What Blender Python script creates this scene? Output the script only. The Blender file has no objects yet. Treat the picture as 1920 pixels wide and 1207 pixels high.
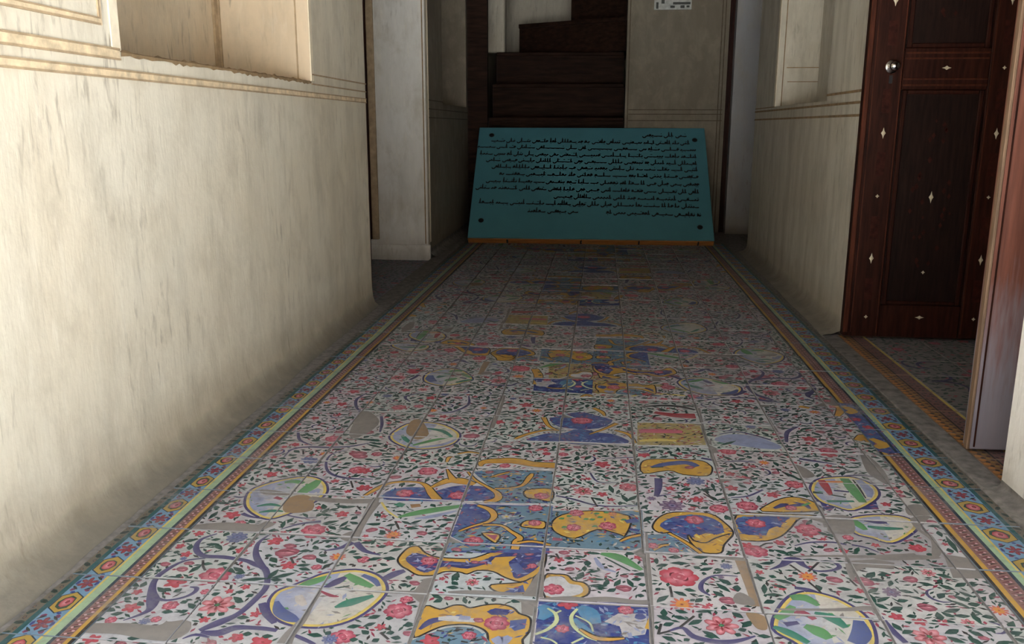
import bpy, math, random
from mathutils import Matrix, Vector
from mathutils.geometry import tessellate_polygon

# ------------------------------------------------------------------ camera, sky, exposure
scene = bpy.context.scene
COL = scene.collection
cam_d = bpy.data.cameras.new('camera'); cam = bpy.data.objects.new('camera', cam_d); COL.objects.link(cam)
cam_d.lens = 1620 / 1920 * 36; cam_d.sensor_width = 36; cam_d.clip_start = 0.02
_r = Vector((0.99475, 0.102297, 0.002871)); _u = Vector((-0.025379, 0.219415, 0.975302)); _f = Vector((-0.099141, 0.970254, -0.220859))
cam.matrix_world = Matrix(((_r.x, _u.x, -_f.x, 0), (_r.y, _u.y, -_f.y, 0), (_r.z, _u.z, -_f.z, 0.85), (0, 0, 0, 1)))
scene.camera = cam
world = bpy.data.worlds.new('sky'); scene.world = world; world.use_nodes = True
bgn = world.node_tree.nodes['Background']
bgn.inputs['Color'].default_value = (0.84, 0.92, 1.0, 1); bgn.inputs['Strength'].default_value = 0.52
sun_d = bpy.data.lights.new('sun', 'SUN'); sun_d.energy = 12; sun_d.angle = 0.01; sun_d.color = (1.0, 0.985, 0.96)
sun = bpy.data.objects.new('sun', sun_d); COL.objects.link(sun); sun.location = (4, 6, 12)
sun.rotation_euler = (math.radians(-6), math.radians(44), 0)      # from the right, over the roof: it lights the courtyard ground, not the hall
vs = scene.view_settings
vs.view_transform = 'Standard'; vs.look = 'None'; vs.gamma = 1; vs.use_curve_mapping = False; vs.exposure = 3.15
rng = random.Random(7)

# ------------------------------------------------------------------ helpers
def lin(c):
    return tuple(((v / 255) / 12.92 if v <= 10 else ((v / 255 + 0.055) / 1.055) ** 2.4) for v in c)
def obj(name, verts, faces, mat, parent=None, loc=(0, 0, 0), smooth=False, **props):
    me = bpy.data.meshes.new(name); me.from_pydata([tuple(v) for v in verts], [], faces); me.validate(); me.update()
    if smooth:
        for p in me.polygons: p.use_smooth = True
    if mat: me.materials.append(mat)
    o = bpy.data.objects.new(name, me); COL.objects.link(o); o.location = loc
    if parent: o.parent = parent
    for k, v in props.items(): o[k] = v
    return o
def empty(name, loc=(0, 0, 0), **props):
    o = bpy.data.objects.new(name, None); COL.objects.link(o); o.location = loc; o.empty_display_size = 0.1
    for k, v in props.items(): o[k] = v
    return o
class MB:
    def __init__(s): s.v = []; s.f = []
    def box(s, x0, x1, y0, y1, z0, z1, ch=0.0):
        if ch <= 0:
            b = len(s.v); s.v += [(x, y, z) for z in (z0, z1) for y in (y0, y1) for x in (x0, x1)]
            s.f += [tuple(b + i for i in q) for q in ((0, 2, 3, 1), (4, 5, 7, 6), (0, 1, 5, 4), (2, 6, 7, 3), (0, 4, 6, 2), (1, 3, 7, 5))]
            return s
        # chamfered box: 24 verts, one ring per axis pair
        b = len(s.v); c = ch; idx = {}
        X = (x0, x1); Y = (y0, y1); Z = (z0, z1)
        for i in (0, 1):
            for j in (0, 1):
                for k in (0, 1):
                    sx, sy, sz = (1, -1)[i], (1, -1)[j], (1, -1)[k]
                    for a, p in enumerate(((X[i], Y[j] + sy * c, Z[k] + sz * c), (X[i] + sx * c, Y[j], Z[k] + sz * c), (X[i] + sx * c, Y[j] + sy * c, Z[k]))):
                        idx[i, j, k, a] = len(s.v); s.v.append(p)
        I = idx
        for i in (0, 1):
            q = [I[i, 0, 0, 0], I[i, 1, 0, 0], I[i, 1, 1, 0], I[i, 0, 1, 0]]; s.f.append(tuple(q if i else q[::-1]))
            q = [I[0, i, 0, 1], I[0, i, 1, 1], I[1, i, 1, 1], I[1, i, 0, 1]]; s.f.append(tuple(q if i else q[::-1]))
            q = [I[0, 0, i, 2], I[1, 0, i, 2], I[1, 1, i, 2], I[0, 1, i, 2]]; s.f.append(tuple(q if i else q[::-1]))
        for i in (0, 1):
            for j in (0, 1):
                s.f.append((I[i, j, 0, 0], I[i, j, 1, 0], I[i, j, 1, 1], I[i, j, 0, 1]))
                s.f.append((I[i, 0, j, 0], I[i, 1, j, 0], I[i, 1, j, 2], I[i, 0, j, 2]))
                s.f.append((I[0, i, j, 1], I[1, i, j, 1], I[1, i, j, 2], I[0, i, j, 2]))
                for k in (0, 1): s.f.append((I[i, j, k, 0], I[i, j, k, 1], I[i, j, k, 2]))
        return s
    def quad(s, *p):
        b = len(s.v); s.v += list(p); s.f.append(tuple(range(b, b + len(p)))); return s
    def prism(s, poly, z0, z1):
        b = len(s.v); n = len(poly)
        s.v += [(x, y, z0) for x, y in poly] + [(x, y, z1) for x, y in poly]
        s.f.append(tuple(b + i for i in range(n))[::-1]); s.f.append(tuple(b + n + i for i in range(n)))
        for i in range(n): j = (i + 1) % n; s.f.append((b + i, b + j, b + n + j, b + n + i))
        return s
    def lathe(s, prof, n, c, axis):
        # prof: list of (radius, distance along axis); axis 'y' points towards -Y
        b = len(s.v)
        for r, d in prof:
            for k in range(n):
                a = 2 * math.pi * k / n
                s.v.append((c[0] + r * math.cos(a), c[1] - d, c[2] + r * math.sin(a)) if axis == 'y' else (c[0] + r * math.cos(a), c[1] + r * math.sin(a), c[2] + d))
        for i in range(len(prof) - 1):
            for k in range(n):
                j = (k + 1) % n; s.f.append((b + i * n + k, b + i * n + j, b + i * n + n + j, b + i * n + n + k))
        s.f.append(tuple(b + (len(prof) - 1) * n + k for k in range(n))); s.f.append(tuple(b + k for k in range(n))[::-1])
        return s
    def out(s, name, mat, parent=None, **k): return obj(name, s.v, s.f, mat, parent, **k)

# ------------------------------------------------------------------ materials
def newmat(name):
    m = bpy.data.materials.new(name); m.use_nodes = True
    nt = m.node_tree; return m, nt, nt.nodes['Principled BSDF']
def nd(nt, t, **k):
    n = nt.nodes.new(t)
    for a, v in k.items():
        if a in n.inputs: n.inputs[a].default_value = v
        else: setattr(n, a, v)
    return n
def noise(nt, vec, scale, detail=4, rough=0.55, dist=0.0):
    n = nd(nt, 'ShaderNodeTexNoise'); n.inputs['Scale'].default_value = scale; n.inputs['Detail'].default_value = detail
    n.inputs['Roughness'].default_value = rough; n.inputs['Distortion'].default_value = dist
    nt.links.new(vec, n.inputs['Vector']); return n.outputs['Fac']
def mapping(nt, vec, sc, loc=(0, 0, 0)):
    n = nd(nt, 'ShaderNodeMapping'); n.inputs['Scale'].default_value = sc; n.inputs['Location'].default_value = loc
    nt.links.new(vec, n.inputs['Vector']); return n.outputs['Vector']
def ramp(nt, fac, a, b, ca=(0, 0, 0), cb=(1, 1, 1)):
    n = nd(nt, 'ShaderNodeValToRGB'); e = n.color_ramp.elements
    e[0].position = a; e[0].color = (*ca, 1); e[1].position = b; e[1].color = (*cb, 1)
    nt.links.new(fac, n.inputs['Fac']); return n.outputs['Color']
def mix(nt, fac, a, b, mode='MIX'):
    n = nd(nt, 'ShaderNodeMix', data_type='RGBA', blend_type=mode)
    for sock, v in ((n.inputs[0], fac), (n.inputs[6], a), (n.inputs[7], b)):
        if isinstance(v, (int, float)): sock.default_value = v
        elif isinstance(v, tuple): sock.default_value = (*v, 1)
        else: nt.links.new(v, sock)
    return n.outputs[2]
def math_(nt, op, a, b=0.0):
    n = nd(nt, 'ShaderNodeMath', operation=op)
    for s, v in ((n.inputs[0], a), (n.inputs[1], b)):
        if isinstance(v, (int, float)): s.default_value = v
        else: nt.links.new(v, s)
    return n.outputs[0]
def bump(nt, bsdf, h, strength, dist=0.01):
    n = nd(nt, 'ShaderNodeBump'); n.inputs['Strength'].default_value = strength; n.inputs['Distance'].default_value = dist
    nt.links.new(h, n.inputs['Height']); nt.links.new(n.outputs['Normal'], bsdf.inputs['Normal'])
def wpos(nt): return nd(nt, 'ShaderNodeNewGeometry').outputs['Position']

def plaster(name, base, warm, streak=1.0, dirt=1.0, grime=0.5, bright=1.0):
    m, nt, b = newmat(name); p = wpos(nt)
    sep = nd(nt, 'ShaderNodeSeparateXYZ'); nt.links.new(p, sep.inputs[0]); z = sep.outputs['Z']
    blot = noise(nt, p, 1.6, 5, 0.6, 0.4)
    c = mix(nt, ramp(nt, blot, 0.35, 0.7), base, warm)
    # soft vertical run marks, mottling and short brushed flecks
    st = noise(nt, mapping(nt, p, (4.5, 4.5, 0.5)), 2.0, 6, 0.62, 0.3)
    c = mix(nt, math_(nt, 'MULTIPLY', ramp(nt, st, 0.45, 0.75), 0.40 * streak), c, (0.30, 0.27, 0.205))
    mo = noise(nt, mapping(nt, p, (1, 1, 0.6), (2, 5, 1)), 9.0, 7, 0.68, 0.3)
    c = mix(nt, math_(nt, 'MULTIPLY', ramp(nt, mo, 0.47, 0.72), 0.42), c, (0.40, 0.355, 0.27))
    st2 = noise(nt, mapping(nt, p, (24, 24, 4.6), (3, 1, 7)), 2.0, 4, 0.55, 0.4)
    fl = math_(nt, 'MULTIPLY', ramp(nt, st2, 0.56, 0.72), ramp(nt, noise(nt, mapping(nt, p, (1, 1, 0.7), (6, 6, 2)), 2.1, 3), 0.42, 0.66))
    c = mix(nt, math_(nt, 'MULTIPLY', fl, 0.75), c, (0.22, 0.19, 0.145))
    st3 = noise(nt, mapping(nt, p, (22, 22, 4.0), (9, 4, 2)), 2.0, 4, 0.55, 0.4)
    c = mix(nt, math_(nt, 'MULTIPLY', ramp(nt, st3, 0.57, 0.75), 0.35 * bright), c, (0.84, 0.80, 0.70))
    # splashed dirt along the foot of the wall, ragged upper edge
    edge = math_(nt, 'ADD', z, math_(nt, 'MULTIPLY', math_(nt, 'SUBTRACT', noise(nt, p, 5.0, 5, 0.65), 0.5), 0.22))
    foot = ramp(nt, edge, 0.0, 0.20, (1, 1, 1), (0, 0, 0))
    c = mix(nt, math_(nt, 'MULTIPLY', foot, 0.8 * dirt), c, (0.29, 0.235, 0.16))
    low = ramp(nt, math_(nt, 'ADD', z, math_(nt, 'MULTIPLY', math_(nt, 'SUBTRACT', noise(nt, p, 11.0, 5, 0.7), 0.5), 0.08)), 0.0, 0.07, (1, 1, 1), (0, 0, 0))
    c = mix(nt, math_(nt, 'MULTIPLY', low, 0.85 * min(1, dirt * 2)), c, (0.16, 0.145, 0.12))
    gr = noise(nt, mapping(nt, p, (5, 5, 1.4), (1, 8, 3)), 1.5, 5, 0.65)
    c = mix(nt, math_(nt, 'MULTIPLY', ramp(nt, gr, 0.50, 0.78), grime), c, (0.26, 0.24, 0.19))
    nt.links.new(c, b.inputs['Base Color']); b.inputs['Roughness'].default_value = 0.85
    h = math_(nt, 'ADD', noise(nt, p, 14, 5, 0.6), math_(nt, 'MULTIPLY', noise(nt, mapping(nt, p, (60, 60, 12)), 2, 2), 0.35))
    bump(nt, b, h, 0.35, 0.006)
    return m
def plain(name, c, rough=0.6, var=0.25, scale=20, metallic=0.0, stretch=(1, 1, 1), bmp=0.0, spec=0.4):
    m, nt, b = newmat(name); p = mapping(nt, wpos(nt), stretch)
    n = noise(nt, p, scale, 4, 0.6)
    dark = tuple(v * (1 - var) for v in c); light = tuple(min(1, v * (1 + var)) for v in c)
    nt.links.new(ramp(nt, n, 0.3, 0.7, dark, light), b.inputs['Base Color'])
    b.inputs['Roughness'].default_value = rough; b.inputs['Metallic'].default_value = metallic; b.inputs['Specular IOR Level'].default_value = spec
    if bmp: bump(nt, b, n, bmp, 0.004)
    return m
def glaze(name):
    m, nt, b = newmat(name); p = wpos(nt)
    at = nd(nt, 'ShaderNodeAttribute', attribute_name='paint')
    inf = nd(nt, 'ShaderNodeObjectInfo'); rnd = inf.outputs['Random']
    c = mix(nt, math_(nt, 'MULTIPLY', noise(nt, p, 9, 3), 0.12), at.outputs['Color'], (0.33, 0.325, 0.33))
    spot = noise(nt, p, 70, 4, 0.6)
    big = noise(nt, p, 7.0, 5, 0.65, 0.3)
    wear = math_(nt, 'MULTIPLY', ramp(nt, big, 0.50, 0.66), ramp(nt, spot, 0.38, 0.56))
    wear = math_(nt, 'MULTIPLY', wear, math_(nt, 'ADD', 0.25, math_(nt, 'MULTIPLY', rnd, 0.75)))
    c = mix(nt, math_(nt, 'MULTIPLY', wear, 0.75), c, (0.24, 0.23, 0.23))
    grime = noise(nt, p, 34, 5, 0.7, 0.2)
    c = mix(nt, math_(nt, 'MULTIPLY', ramp(nt, grime, 0.46, 0.74), 0.42), c, (0.125, 0.122, 0.128))
    fine = noise(nt, p, 240, 2)
    c = mix(nt, math_(nt, 'MULTIPLY', ramp(nt, fine, 0.55, 0.8), 0.22), c, (0.18, 0.175, 0.18))
    nt.links.new(c, b.inputs['Base Color'])
    nt.links.new(ramp(nt, big, 0.3, 0.7, (0.42,) * 3, (0.75,) * 3), b.inputs['Roughness'])
    b.inputs['Specular IOR Level'].default_value = 0.3
    bump(nt, b, spot, 0.12, 0.002)
    return m
M_WALL = plaster('plaster_cream', (0.72, 0.68, 0.575), (0.70, 0.63, 0.50), 0.5, 1.0, 0.25)
M_WALL_R = plaster('plaster_grey', (0.62, 0.585, 0.50), (0.55, 0.51, 0.42), 1.5, 0.8, 0.6, 0.4)
M_WALL_W = plaster('plaster_white', (0.76, 0.75, 0.73), (0.70, 0.68, 0.64), 0.35, 0.15, 0.3)
M_WALL_N = plaster('plaster_pale', (0.84, 0.82, 0.78), (0.78, 0.75, 0.69), 0.2, 0.15, 0.1)
M_WALL_B = plaster('plaster_blue_shaded', (0.36, 0.37, 0.39), (0.32, 0.32, 0.33), 0.4, 0.4, 0.4, 0.1)  # bluish jamb plaster, darkened so the far doorway's shade sits in the colour
M_WALL_D = plaster('plaster_end_shaded', (0.21, 0.185, 0.145), (0.18, 0.15, 0.11), 0.6, 0.5, 0.6, 0.08)  # shade at the far end of the hall is put into this plaster colour
M_NICHE = plaster('plaster_tan', (0.68, 0.575, 0.43), (0.62, 0.49, 0.34), 0.3, 0.0, 0.25, 0.5)
M_LINE_K = plain('dark_brown_line', (0.10, 0.075, 0.05), 0.9, 0.3, 30)  # line darkened to stay visible on the shade-tinted end plaster
M_LINE_L = plain('soft_brown_line', (0.40, 0.30, 0.19), 0.9, 0.2, 30)
M_LINE = plain('ochre_line', (0.68, 0.555, 0.38), 0.9, 0.3, 30)
M_LINE_D = plain('brown_line', (0.27, 0.185, 0.10), 0.9, 0.3, 30)
M_EDGE = plain('bright_arris', (0.80, 0.72, 0.57), 0.8, 0.12, 25)
M_MORTAR = plain('mortar', (0.20, 0.185, 0.175), 0.95, 0.3, 45, bmp=0.6)
M_KERB = plain('kerb_mortar', (0.175, 0.16, 0.145), 0.95, 0.4, 30, bmp=0.7)
M_DOOR = plain('dark_walnut', (0.026, 0.0075, 0.0045), 0.5, 0.5, 14, stretch=(6, 6, 0.5), spec=0.12)
M_DOORP = plain('dark_walnut_panel', (0.014, 0.0065, 0.005), 0.55, 0.5, 14, stretch=(6, 6, 0.5), spec=0.12)
M_DOORR = plain('reddish_walnut', (0.06, 0.017, 0.009), 0.5, 0.45, 14, stretch=(6, 6, 0.5), spec=0.12)
M_INLAY = plain('bone_inlay', (0.50, 0.43, 0.30), 0.4, 0.2, 40)
M_CARVE = plain('red_marquetry', (0.034, 0.009, 0.006), 0.6, 0.5, 40, spec=0.1)
M_CHROME = plain('polished_steel', (0.7, 0.7, 0.7), 0.16, 0.05, 10, 1.0)
M_BLACK = plain('black_iron', (0.012, 0.012, 0.013), 0.5, 0.3, 30)
M_STEP = plain('dark_step', (0.026, 0.013, 0.009), 0.7, 0.5, 9, stretch=(0.6, 4, 5), spec=0.12)
M_TURQ = plain('turquoise_paint', (0.09, 0.295, 0.37), 0.55, 0.07, 3)
M_INK = plain('black_ink', (0.008, 0.010, 0.011), 0.6, 0.2, 30)
M_PINE = plain('orange_pine', (0.42, 0.17, 0.05), 0.55, 0.3, 9, stretch=(1, 12, 12))
M_PAPER = plain('pale_notice', (0.50, 0.52, 0.50), 0.6, 0.2, 40)
M_PAPERD = plain('dark_notice_print', (0.06, 0.065, 0.06), 0.6, 0.3, 40)
M_BRICK = plain('sky_block_brick', (0.16, 0.13, 0.10), 0.9, 0.3, 3)  # dark brick for the unseen walls that block low sky
M_COURT = plain('courtyard_stone', (0.56, 0.555, 0.535), 0.9, 0.15, 3)
M_CEIL = plain('ceiling_wood', (0.07, 0.05, 0.035), 0.9, 0.15, 4)
M_GLAZE = glaze('painted_glaze')
def weathered():
    m, nt, b = newmat('weathered_red_wood'); p = wpos(nt)
    sep = nd(nt, 'ShaderNodeSeparateXYZ'); nt.links.new(p, sep.inputs[0])
    gr = noise(nt, mapping(nt, p, (40, 40, 2)), 2, 4)
    c = ramp(nt, gr, 0.3, 0.7, (0.10, 0.030, 0.018), (0.19, 0.065, 0.04))
    z = math_(nt, 'ADD', sep.outputs['Z'], math_(nt, 'MULTIPLY', math_(nt, 'SUBTRACT', noise(nt, mapping(nt, p, (30, 30, 3)), 3, 4), 0.5), 0.5))
    c = mix(nt, math_(nt, 'MULTIPLY', ramp(nt, z, 0.18, 0.5, (1, 1, 1), (0, 0, 0)), 0.85), c, (0.21, 0.20, 0.23))
    nt.links.new(c, b.inputs['Base Color']); b.inputs['Roughness'].default_value = 0.6; bump(nt, b, gr, 0.3, 0.003)
    return m
M_WEATH = weathered()
M_WEDGE = plain('worn_wood_edge', (0.17, 0.105, 0.065), 0.7, 0.4, 14, stretch=(10, 10, 0.7))

# ------------------------------------------------------------------ setting: walls with recesses
Y0, HC = 0.3, 2.7
def wall(name, origin, sdir, ndir, s0, s1, z0, z1, holes, mat, thick, **props):
    """Wall face spanned by sdir and Z, ndir points into the room; holes are recesses (s0,s1,z0,z1,depth)."""
    niche = props.pop('niche', None); nf = set()
    mb = MB(); O = Vector(origin); S = Vector(sdir); N = Vector(ndir); Z = Vector((0, 0, 1))
    P = lambda s, z, d=0.0: tuple(O + S * s + Z * z - N * d)
    ss = sorted({s0, s1, *[h[0] for h in holes], *[h[1] for h in holes]}); zs = sorted({z0, z1, *[h[2] for h in holes], *[h[3] for h in holes]})
    for a, b in zip(ss, ss[1:]):
        for c, d in zip(zs, zs[1:]):
            dep = next((h[4] for h in holes if h[0] <= a and b <= h[1] and h[2] <= c and d <= h[3]), 0.0)
            mb.quad(P(a, c, dep), P(b, c, dep), P(b, d, dep), P(a, d, dep))
            if dep: nf.add(len(mb.f) - 1)
    for h in holes:
        a, b, c, d, e = h; nf |= set(range(len(mb.f), len(mb.f) + 4))
        mb.quad(P(a, c), P(a, c, e), P(a, d, e), P(a, d)); mb.quad(P(b, c), P(b, d), P(b, d, e), P(b, c, e))
        mb.quad(P(a, c), P(b, c), P(b, c, e), P(a, c, e)); mb.quad(P(a, d), P(a, d, e), P(b, d, e), P(b, d))
    mb.quad(P(s0, z0, thick), P(s0, z1, thick), P(s1, z1, thick), P(s1, z0, thick))
    mb.quad(P(s0, z0), P(s0, z0, thick), P(s0, z1, thick), P(s0, z1)); mb.quad(P(s1, z0), P(s1, z1), P(s1, z1, thick), P(s1, z0, thick))
    mb.quad(P(s0, z1), P(s0, z1, thick), P(s1, z1, thick), P(s1, z1)); mb.quad(P(s0, z0), P(s1, z0), P(s1, z0, thick), P(s0, z0, thick))
    o = mb.out(name, mat, kind='structure', **props)
    if niche:
        o.data.materials.append(niche)
        for i in nf: o.data.polygons[i].material_index = 1
    return o
XL, XP, XR, XN = -1.095, -1.12, 1.02, 0.978
wl = wall('wall_left', (XL, 0, 0), (0, 1, 0), (1, 0, 0), Y0, 4.03, -0.05, HC, [(1.946, 3.266, 1.012, 2.15, 0.35)], M_WALL, 0.52, niche=M_NICHE, label='streaked cream plaster wall with a deep niche on the left side', category='wall')
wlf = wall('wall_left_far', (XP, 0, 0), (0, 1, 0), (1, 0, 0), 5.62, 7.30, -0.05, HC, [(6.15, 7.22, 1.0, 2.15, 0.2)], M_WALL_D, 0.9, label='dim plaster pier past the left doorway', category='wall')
wr = wall('wall_right', (XR, 0, 0), (0, 1, 0), (-1, 0, 0), 3.63, 6.13, -0.05, HC, [(4.226, 5.45, 0.968, 2.15, 0.235)], M_WALL_R, 0.45, label='grey streaked plaster wall with a niche between the two right doorways', category='wall')
wrn = wall('wall_right_near', (XN, 0, 0), (0, 1, 0), (-1, 0, 0), Y0, 2.06, -0.05, HC, [], M_WALL_N, 0.25, label='pale plaster wall end in front of the open door at right', category='wall')
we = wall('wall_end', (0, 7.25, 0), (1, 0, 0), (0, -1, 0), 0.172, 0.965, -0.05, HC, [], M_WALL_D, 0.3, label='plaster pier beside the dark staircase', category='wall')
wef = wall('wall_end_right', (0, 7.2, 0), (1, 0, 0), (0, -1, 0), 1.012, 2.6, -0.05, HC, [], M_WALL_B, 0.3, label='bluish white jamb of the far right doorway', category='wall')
MB().box(0.965, 1.012, 7.30, 7.42, -0.05, HC).out('trim_1', M_DOOR, kind='structure')
MB().box(XP, -0.955, 7.29, 7.36, -0.05, HC).out('trim_2', M_STEP, kind='structure')
# left doorway: pier face cladding, plinth and folded door board
MB().box(-1.60, XP - 0.012, 5.606, 5.619, 0.085, HC).box(-1.60, XP + 0.004, 5.585, 5.619, -0.05, 0.085, 0.006).out('trim_3', M_WALL_W, kind='structure')
d3 = MB().box(-1.68, -1.498, 5.55, 5.585, 0.12, 2.3, 0.004).out('door_3', M_DOOR, kind='structure', label='dark wooden door board folded against the left pier', category='door')
MB().box(-1.496, -1.452, 5.56, 5.584, 0.12, 2.3, 0.003).out('door_stop', M_LINE_L, d3)
MB().box(XL - 0.03, XL + 0.0, 4.032, 4.045, 0.0, 2.5).out('trim_4', M_DOOR, kind='structure')
# incised and painted moulding lines, arrises
def strip(name, par, mat, x, s, y0, y1, z0, z1, t=0.004):
    MB().box(min(x, x + s * t), max(x, x + s * t), y0, y1, z0, z1).out(name, mat, par)
for z, h, m in ((0.952, 0.004, M_LINE_L), (0.956, 0.013, M_LINE), (0.969, 0.004, M_LINE_L)):
    strip('moulding', wl, m, XL, 1, Y0, 4.03, z, z + h, 0.003 if m is M_LINE else 0.005)
for z, h, m, a, b in ((0.993, 0.004, M_LINE_L, Y0, 1.94), (0.997, 0.018, M_LINE, Y0, 1.94), (1.015, 0.004, M_LINE_L, Y0, 1.94), (1.000, 0.005, M_LINE_L, 3.27, 4.03), (1.035, 0.005, M_LINE_L, 3.27, 4.03),
                      (1.062, 0.004, M_LINE_L, Y0, 1.872), (1.066, 0.009, M_LINE, Y0, 1.872), (1.075, 0.003, M_LINE_L, Y0, 1.872)):
    strip('moulding', wl, m, XL, 1, a, b, z, z + h, 0.003 if m is M_LINE else 0.005)
strip('moulding', wl, M_LINE_L, XL, 1, 1.868, 1.873, 1.075, HC); strip('moulding', wl, M_LINE, XL, 1, 1.873, 1.880, 1.062, HC, 0.003)
strip('arris', wl, M_EDGE, XL, 1, 1.912, 1.946, 1.014, 2.15, 0.003); strip('arris', wl, M_EDGE, XL, 1, 3.268, 3.296, 1.014, 2.15, 0.003)
MB().box(XL - 0.05, XL - 0.045, 3.262, 3.266, 1.014, 2.15).box(XL - 0.348, XL - 0.335, 3.255, 3.266, 1.014, 2.15).box(XL - 0.349, XL - 0.34, 3.225, 3.266, 1.014, 2.15).out('moulding', M_LINE_L, wl)
rgs = random.Random(5); V_ = []; F_ = []      # chipped lower arris of the niche
for k in range(67):
    y_ = 1.946 + 1.32 * k / 66; V_ += [(XL + 0.0015, y_, 1.006 - abs(rgs.gauss(0, 0.0035))), (XL + 0.0025, y_, 1.011), (XL - 0.004, y_, 1.0135 + abs(rgs.gauss(0, 0.002)))]
for k in range(66):
    for q in (0, 1): F_.append((k * 3 + q, k * 3 + 3 + q, k * 3 + 4 + q, k * 3 + 1 + q))
obj('chipped_sill', V_, F_, M_LINE_D, wl)
for z, h, a, b in ((0.892, 0.010, 3.64, 6.13), (0.943, 0.010, 3.64, 6.13), (0.988, 0.010, 3.64, 4.22), (0.965, 0.005, 5.46, 6.13)):
    strip('moulding', wr, M_LINE_D, XR, -1, a, b, z, z + h)
strip('arris', wr, M_EDGE, XR, -1, 5.452, 5.50, 0.97, 2.15, 0.003)
MB().box(XR + 0.03, XR + 0.034, 5.444, 5.449, 0.97, 2.15).box(XR + 0.05, XR + 0.235, 5.446, 5.449, 1.19, 1.195).box(XR + 0.06, XR + 0.235, 5.446, 5.449, 1.11, 1.114).out('moulding', M_LINE_D, wr)
for z, h, a, b in ((0.90, 0.006, 5.63, 7.3), (0.955, 0.006, 5.63, 7.3), (1.01, 0.006, 5.63, 6.14)):
    strip('moulding', wlf, M_LINE_K, XP, 1, a, b, z, z + h)
strip('arris', wlf, M_EDGE, XP, 1, 5.622, 5.645, 0.1, HC, 0.003)
MB().box(XP - 0.03, XP - 0.024, 5.600, 5.606, 0.09, HC).out('moulding', M_LINE_D, wlf)
for z in (0.895, 0.945, 0.98): MB().box(0.20, 0.945, 7.245, 7.25, z, z + 0.006).out('moulding', M_LINE_K, we)
for x in (0.19, 0.93, 0.905): MB().box(x, x + 0.006, 7.245, 7.25, 0.0, HC).out('moulding', M_LINE_K, we)
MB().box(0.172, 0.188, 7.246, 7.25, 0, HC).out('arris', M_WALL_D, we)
# ragged mortar fillets between floor and walls
def fillet(name, y0, y1, xf, xw, side, h, par, mat=M_KERB, taper=0.0):
    v = []; f = []; n = int((y1 - y0) / 0.04) + 1; rg = random.Random(int(abs(xf) * 1000 + y0 * 10))
    a = b = c = 0.0
    for i in range(n + 1):
        y = y0 + (y1 - y0) * i / n
        a = 0.75 * a + rg.uniform(-1, 1) * 0.25; b = 0.75 * b + rg.uniform(-1, 1) * 0.25; c = 0.7 * c + rg.uniform(-1, 1) * 0.3
        xs = xf + side * taper * i / n; xa = xs + side * a * 0.010
        L = lambda q: xs + (xw - xs) * q
        v += [(xa, y, -0.003), (xa + side * 0.003, y, 0.003 + 0.001 * b), (L(0.5), y, h * 0.16 + 0.003 * b), (L(0.82), y, h * (0.42 + 0.05 * c)), (L(0.95), y, h * 0.85), (L(0.988), y, h * 1.25), (xw - side * 0.0004, y, h * 1.9)]
    for i in range(n):
        for k in range(6): f.append((i * 7 + k, i * 7 + k + 1, i * 7 + k + 8, i * 7 + k + 7))
    return obj(name, v, f, mat, par, smooth=True)
fillet('mortar_fillet', Y0, 4.03, -1.006, XL, -1, 0.10, wl, M_WALL, 0.06)
fillet('mortar_fillet', 3.63, 6.13, 0.935, XR, 1, 0.05, wr, M_WALL_R, 0.03)
fillet('mortar_fillet', Y0, 2.06, 0.93, XN, 1, 0.012, wrn)
fillet('mortar_fillet', 5.62, 7.28, -1.02, XP, -1, 0.03, wlf)
# rooms beyond the doorways, stairwell, ceiling and the courtyard outside
def slab(name, *b, mat=M_CEIL): return MB().box(*b).out(name, mat, kind='structure')
slab('ceiling', -3.2, 3.1, Y0, 9.2, HC, HC + 0.15)
slab('wall_sky_block_lintel', XL - 0.5, XN + 0.24, Y0 + 0.001, Y0 + 0.25, 1.95, HC, mat=M_WALL_W)  # unseen lintel, added low to keep sky light off the deep floor
slab('wall_front_left', -3.2, XL - 0.5, Y0, Y0 + 0.2, -0.15, HC, mat=M_WALL_W)
slab('wall_front_right', XN + 0.24, 3.1, Y0, Y0 + 0.2, -0.15, HC, mat=M_WALL_W)
slab('wall_outer_right', 2.9, 3.1, Y0, 9.2, -0.15, HC, mat=M_WALL_W)
slab('wall_outer_left', -3.2, -3.0, Y0, 9.2, -0.15, HC, mat=M_WALL_W)
slab('wall_back', -3.2, 3.1, 9.0, 9.2, -0.15, HC, mat=M_WALL_R)
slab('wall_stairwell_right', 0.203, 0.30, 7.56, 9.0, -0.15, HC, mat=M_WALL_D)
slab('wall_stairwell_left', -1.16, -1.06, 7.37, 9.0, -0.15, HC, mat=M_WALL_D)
slab('floor_right_far', 1.02, 2.9, 6.0, 9.0, -0.14, -0.004, mat=M_KERB)
MB().quad((-30, -30, -0.15), (30, -30, -0.15), (30, 30, -0.15), (-30, 30, -0.15)).out('floor_courtyard', M_COURT, kind='structure')
# unseen walls added around the courtyard to shut out the low sky
slab('wall_sky_block', -30, 30, -20.5, -20, -0.15, 8, mat=M_BRICK)
slab('wall_sky_block_left', -20.5, -20, -20, Y0, -0.15, 8, mat=M_BRICK)
slab('wall_sky_block_right', 20, 20.5, -20, Y0, -0.15, 8, mat=M_BRICK)

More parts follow.
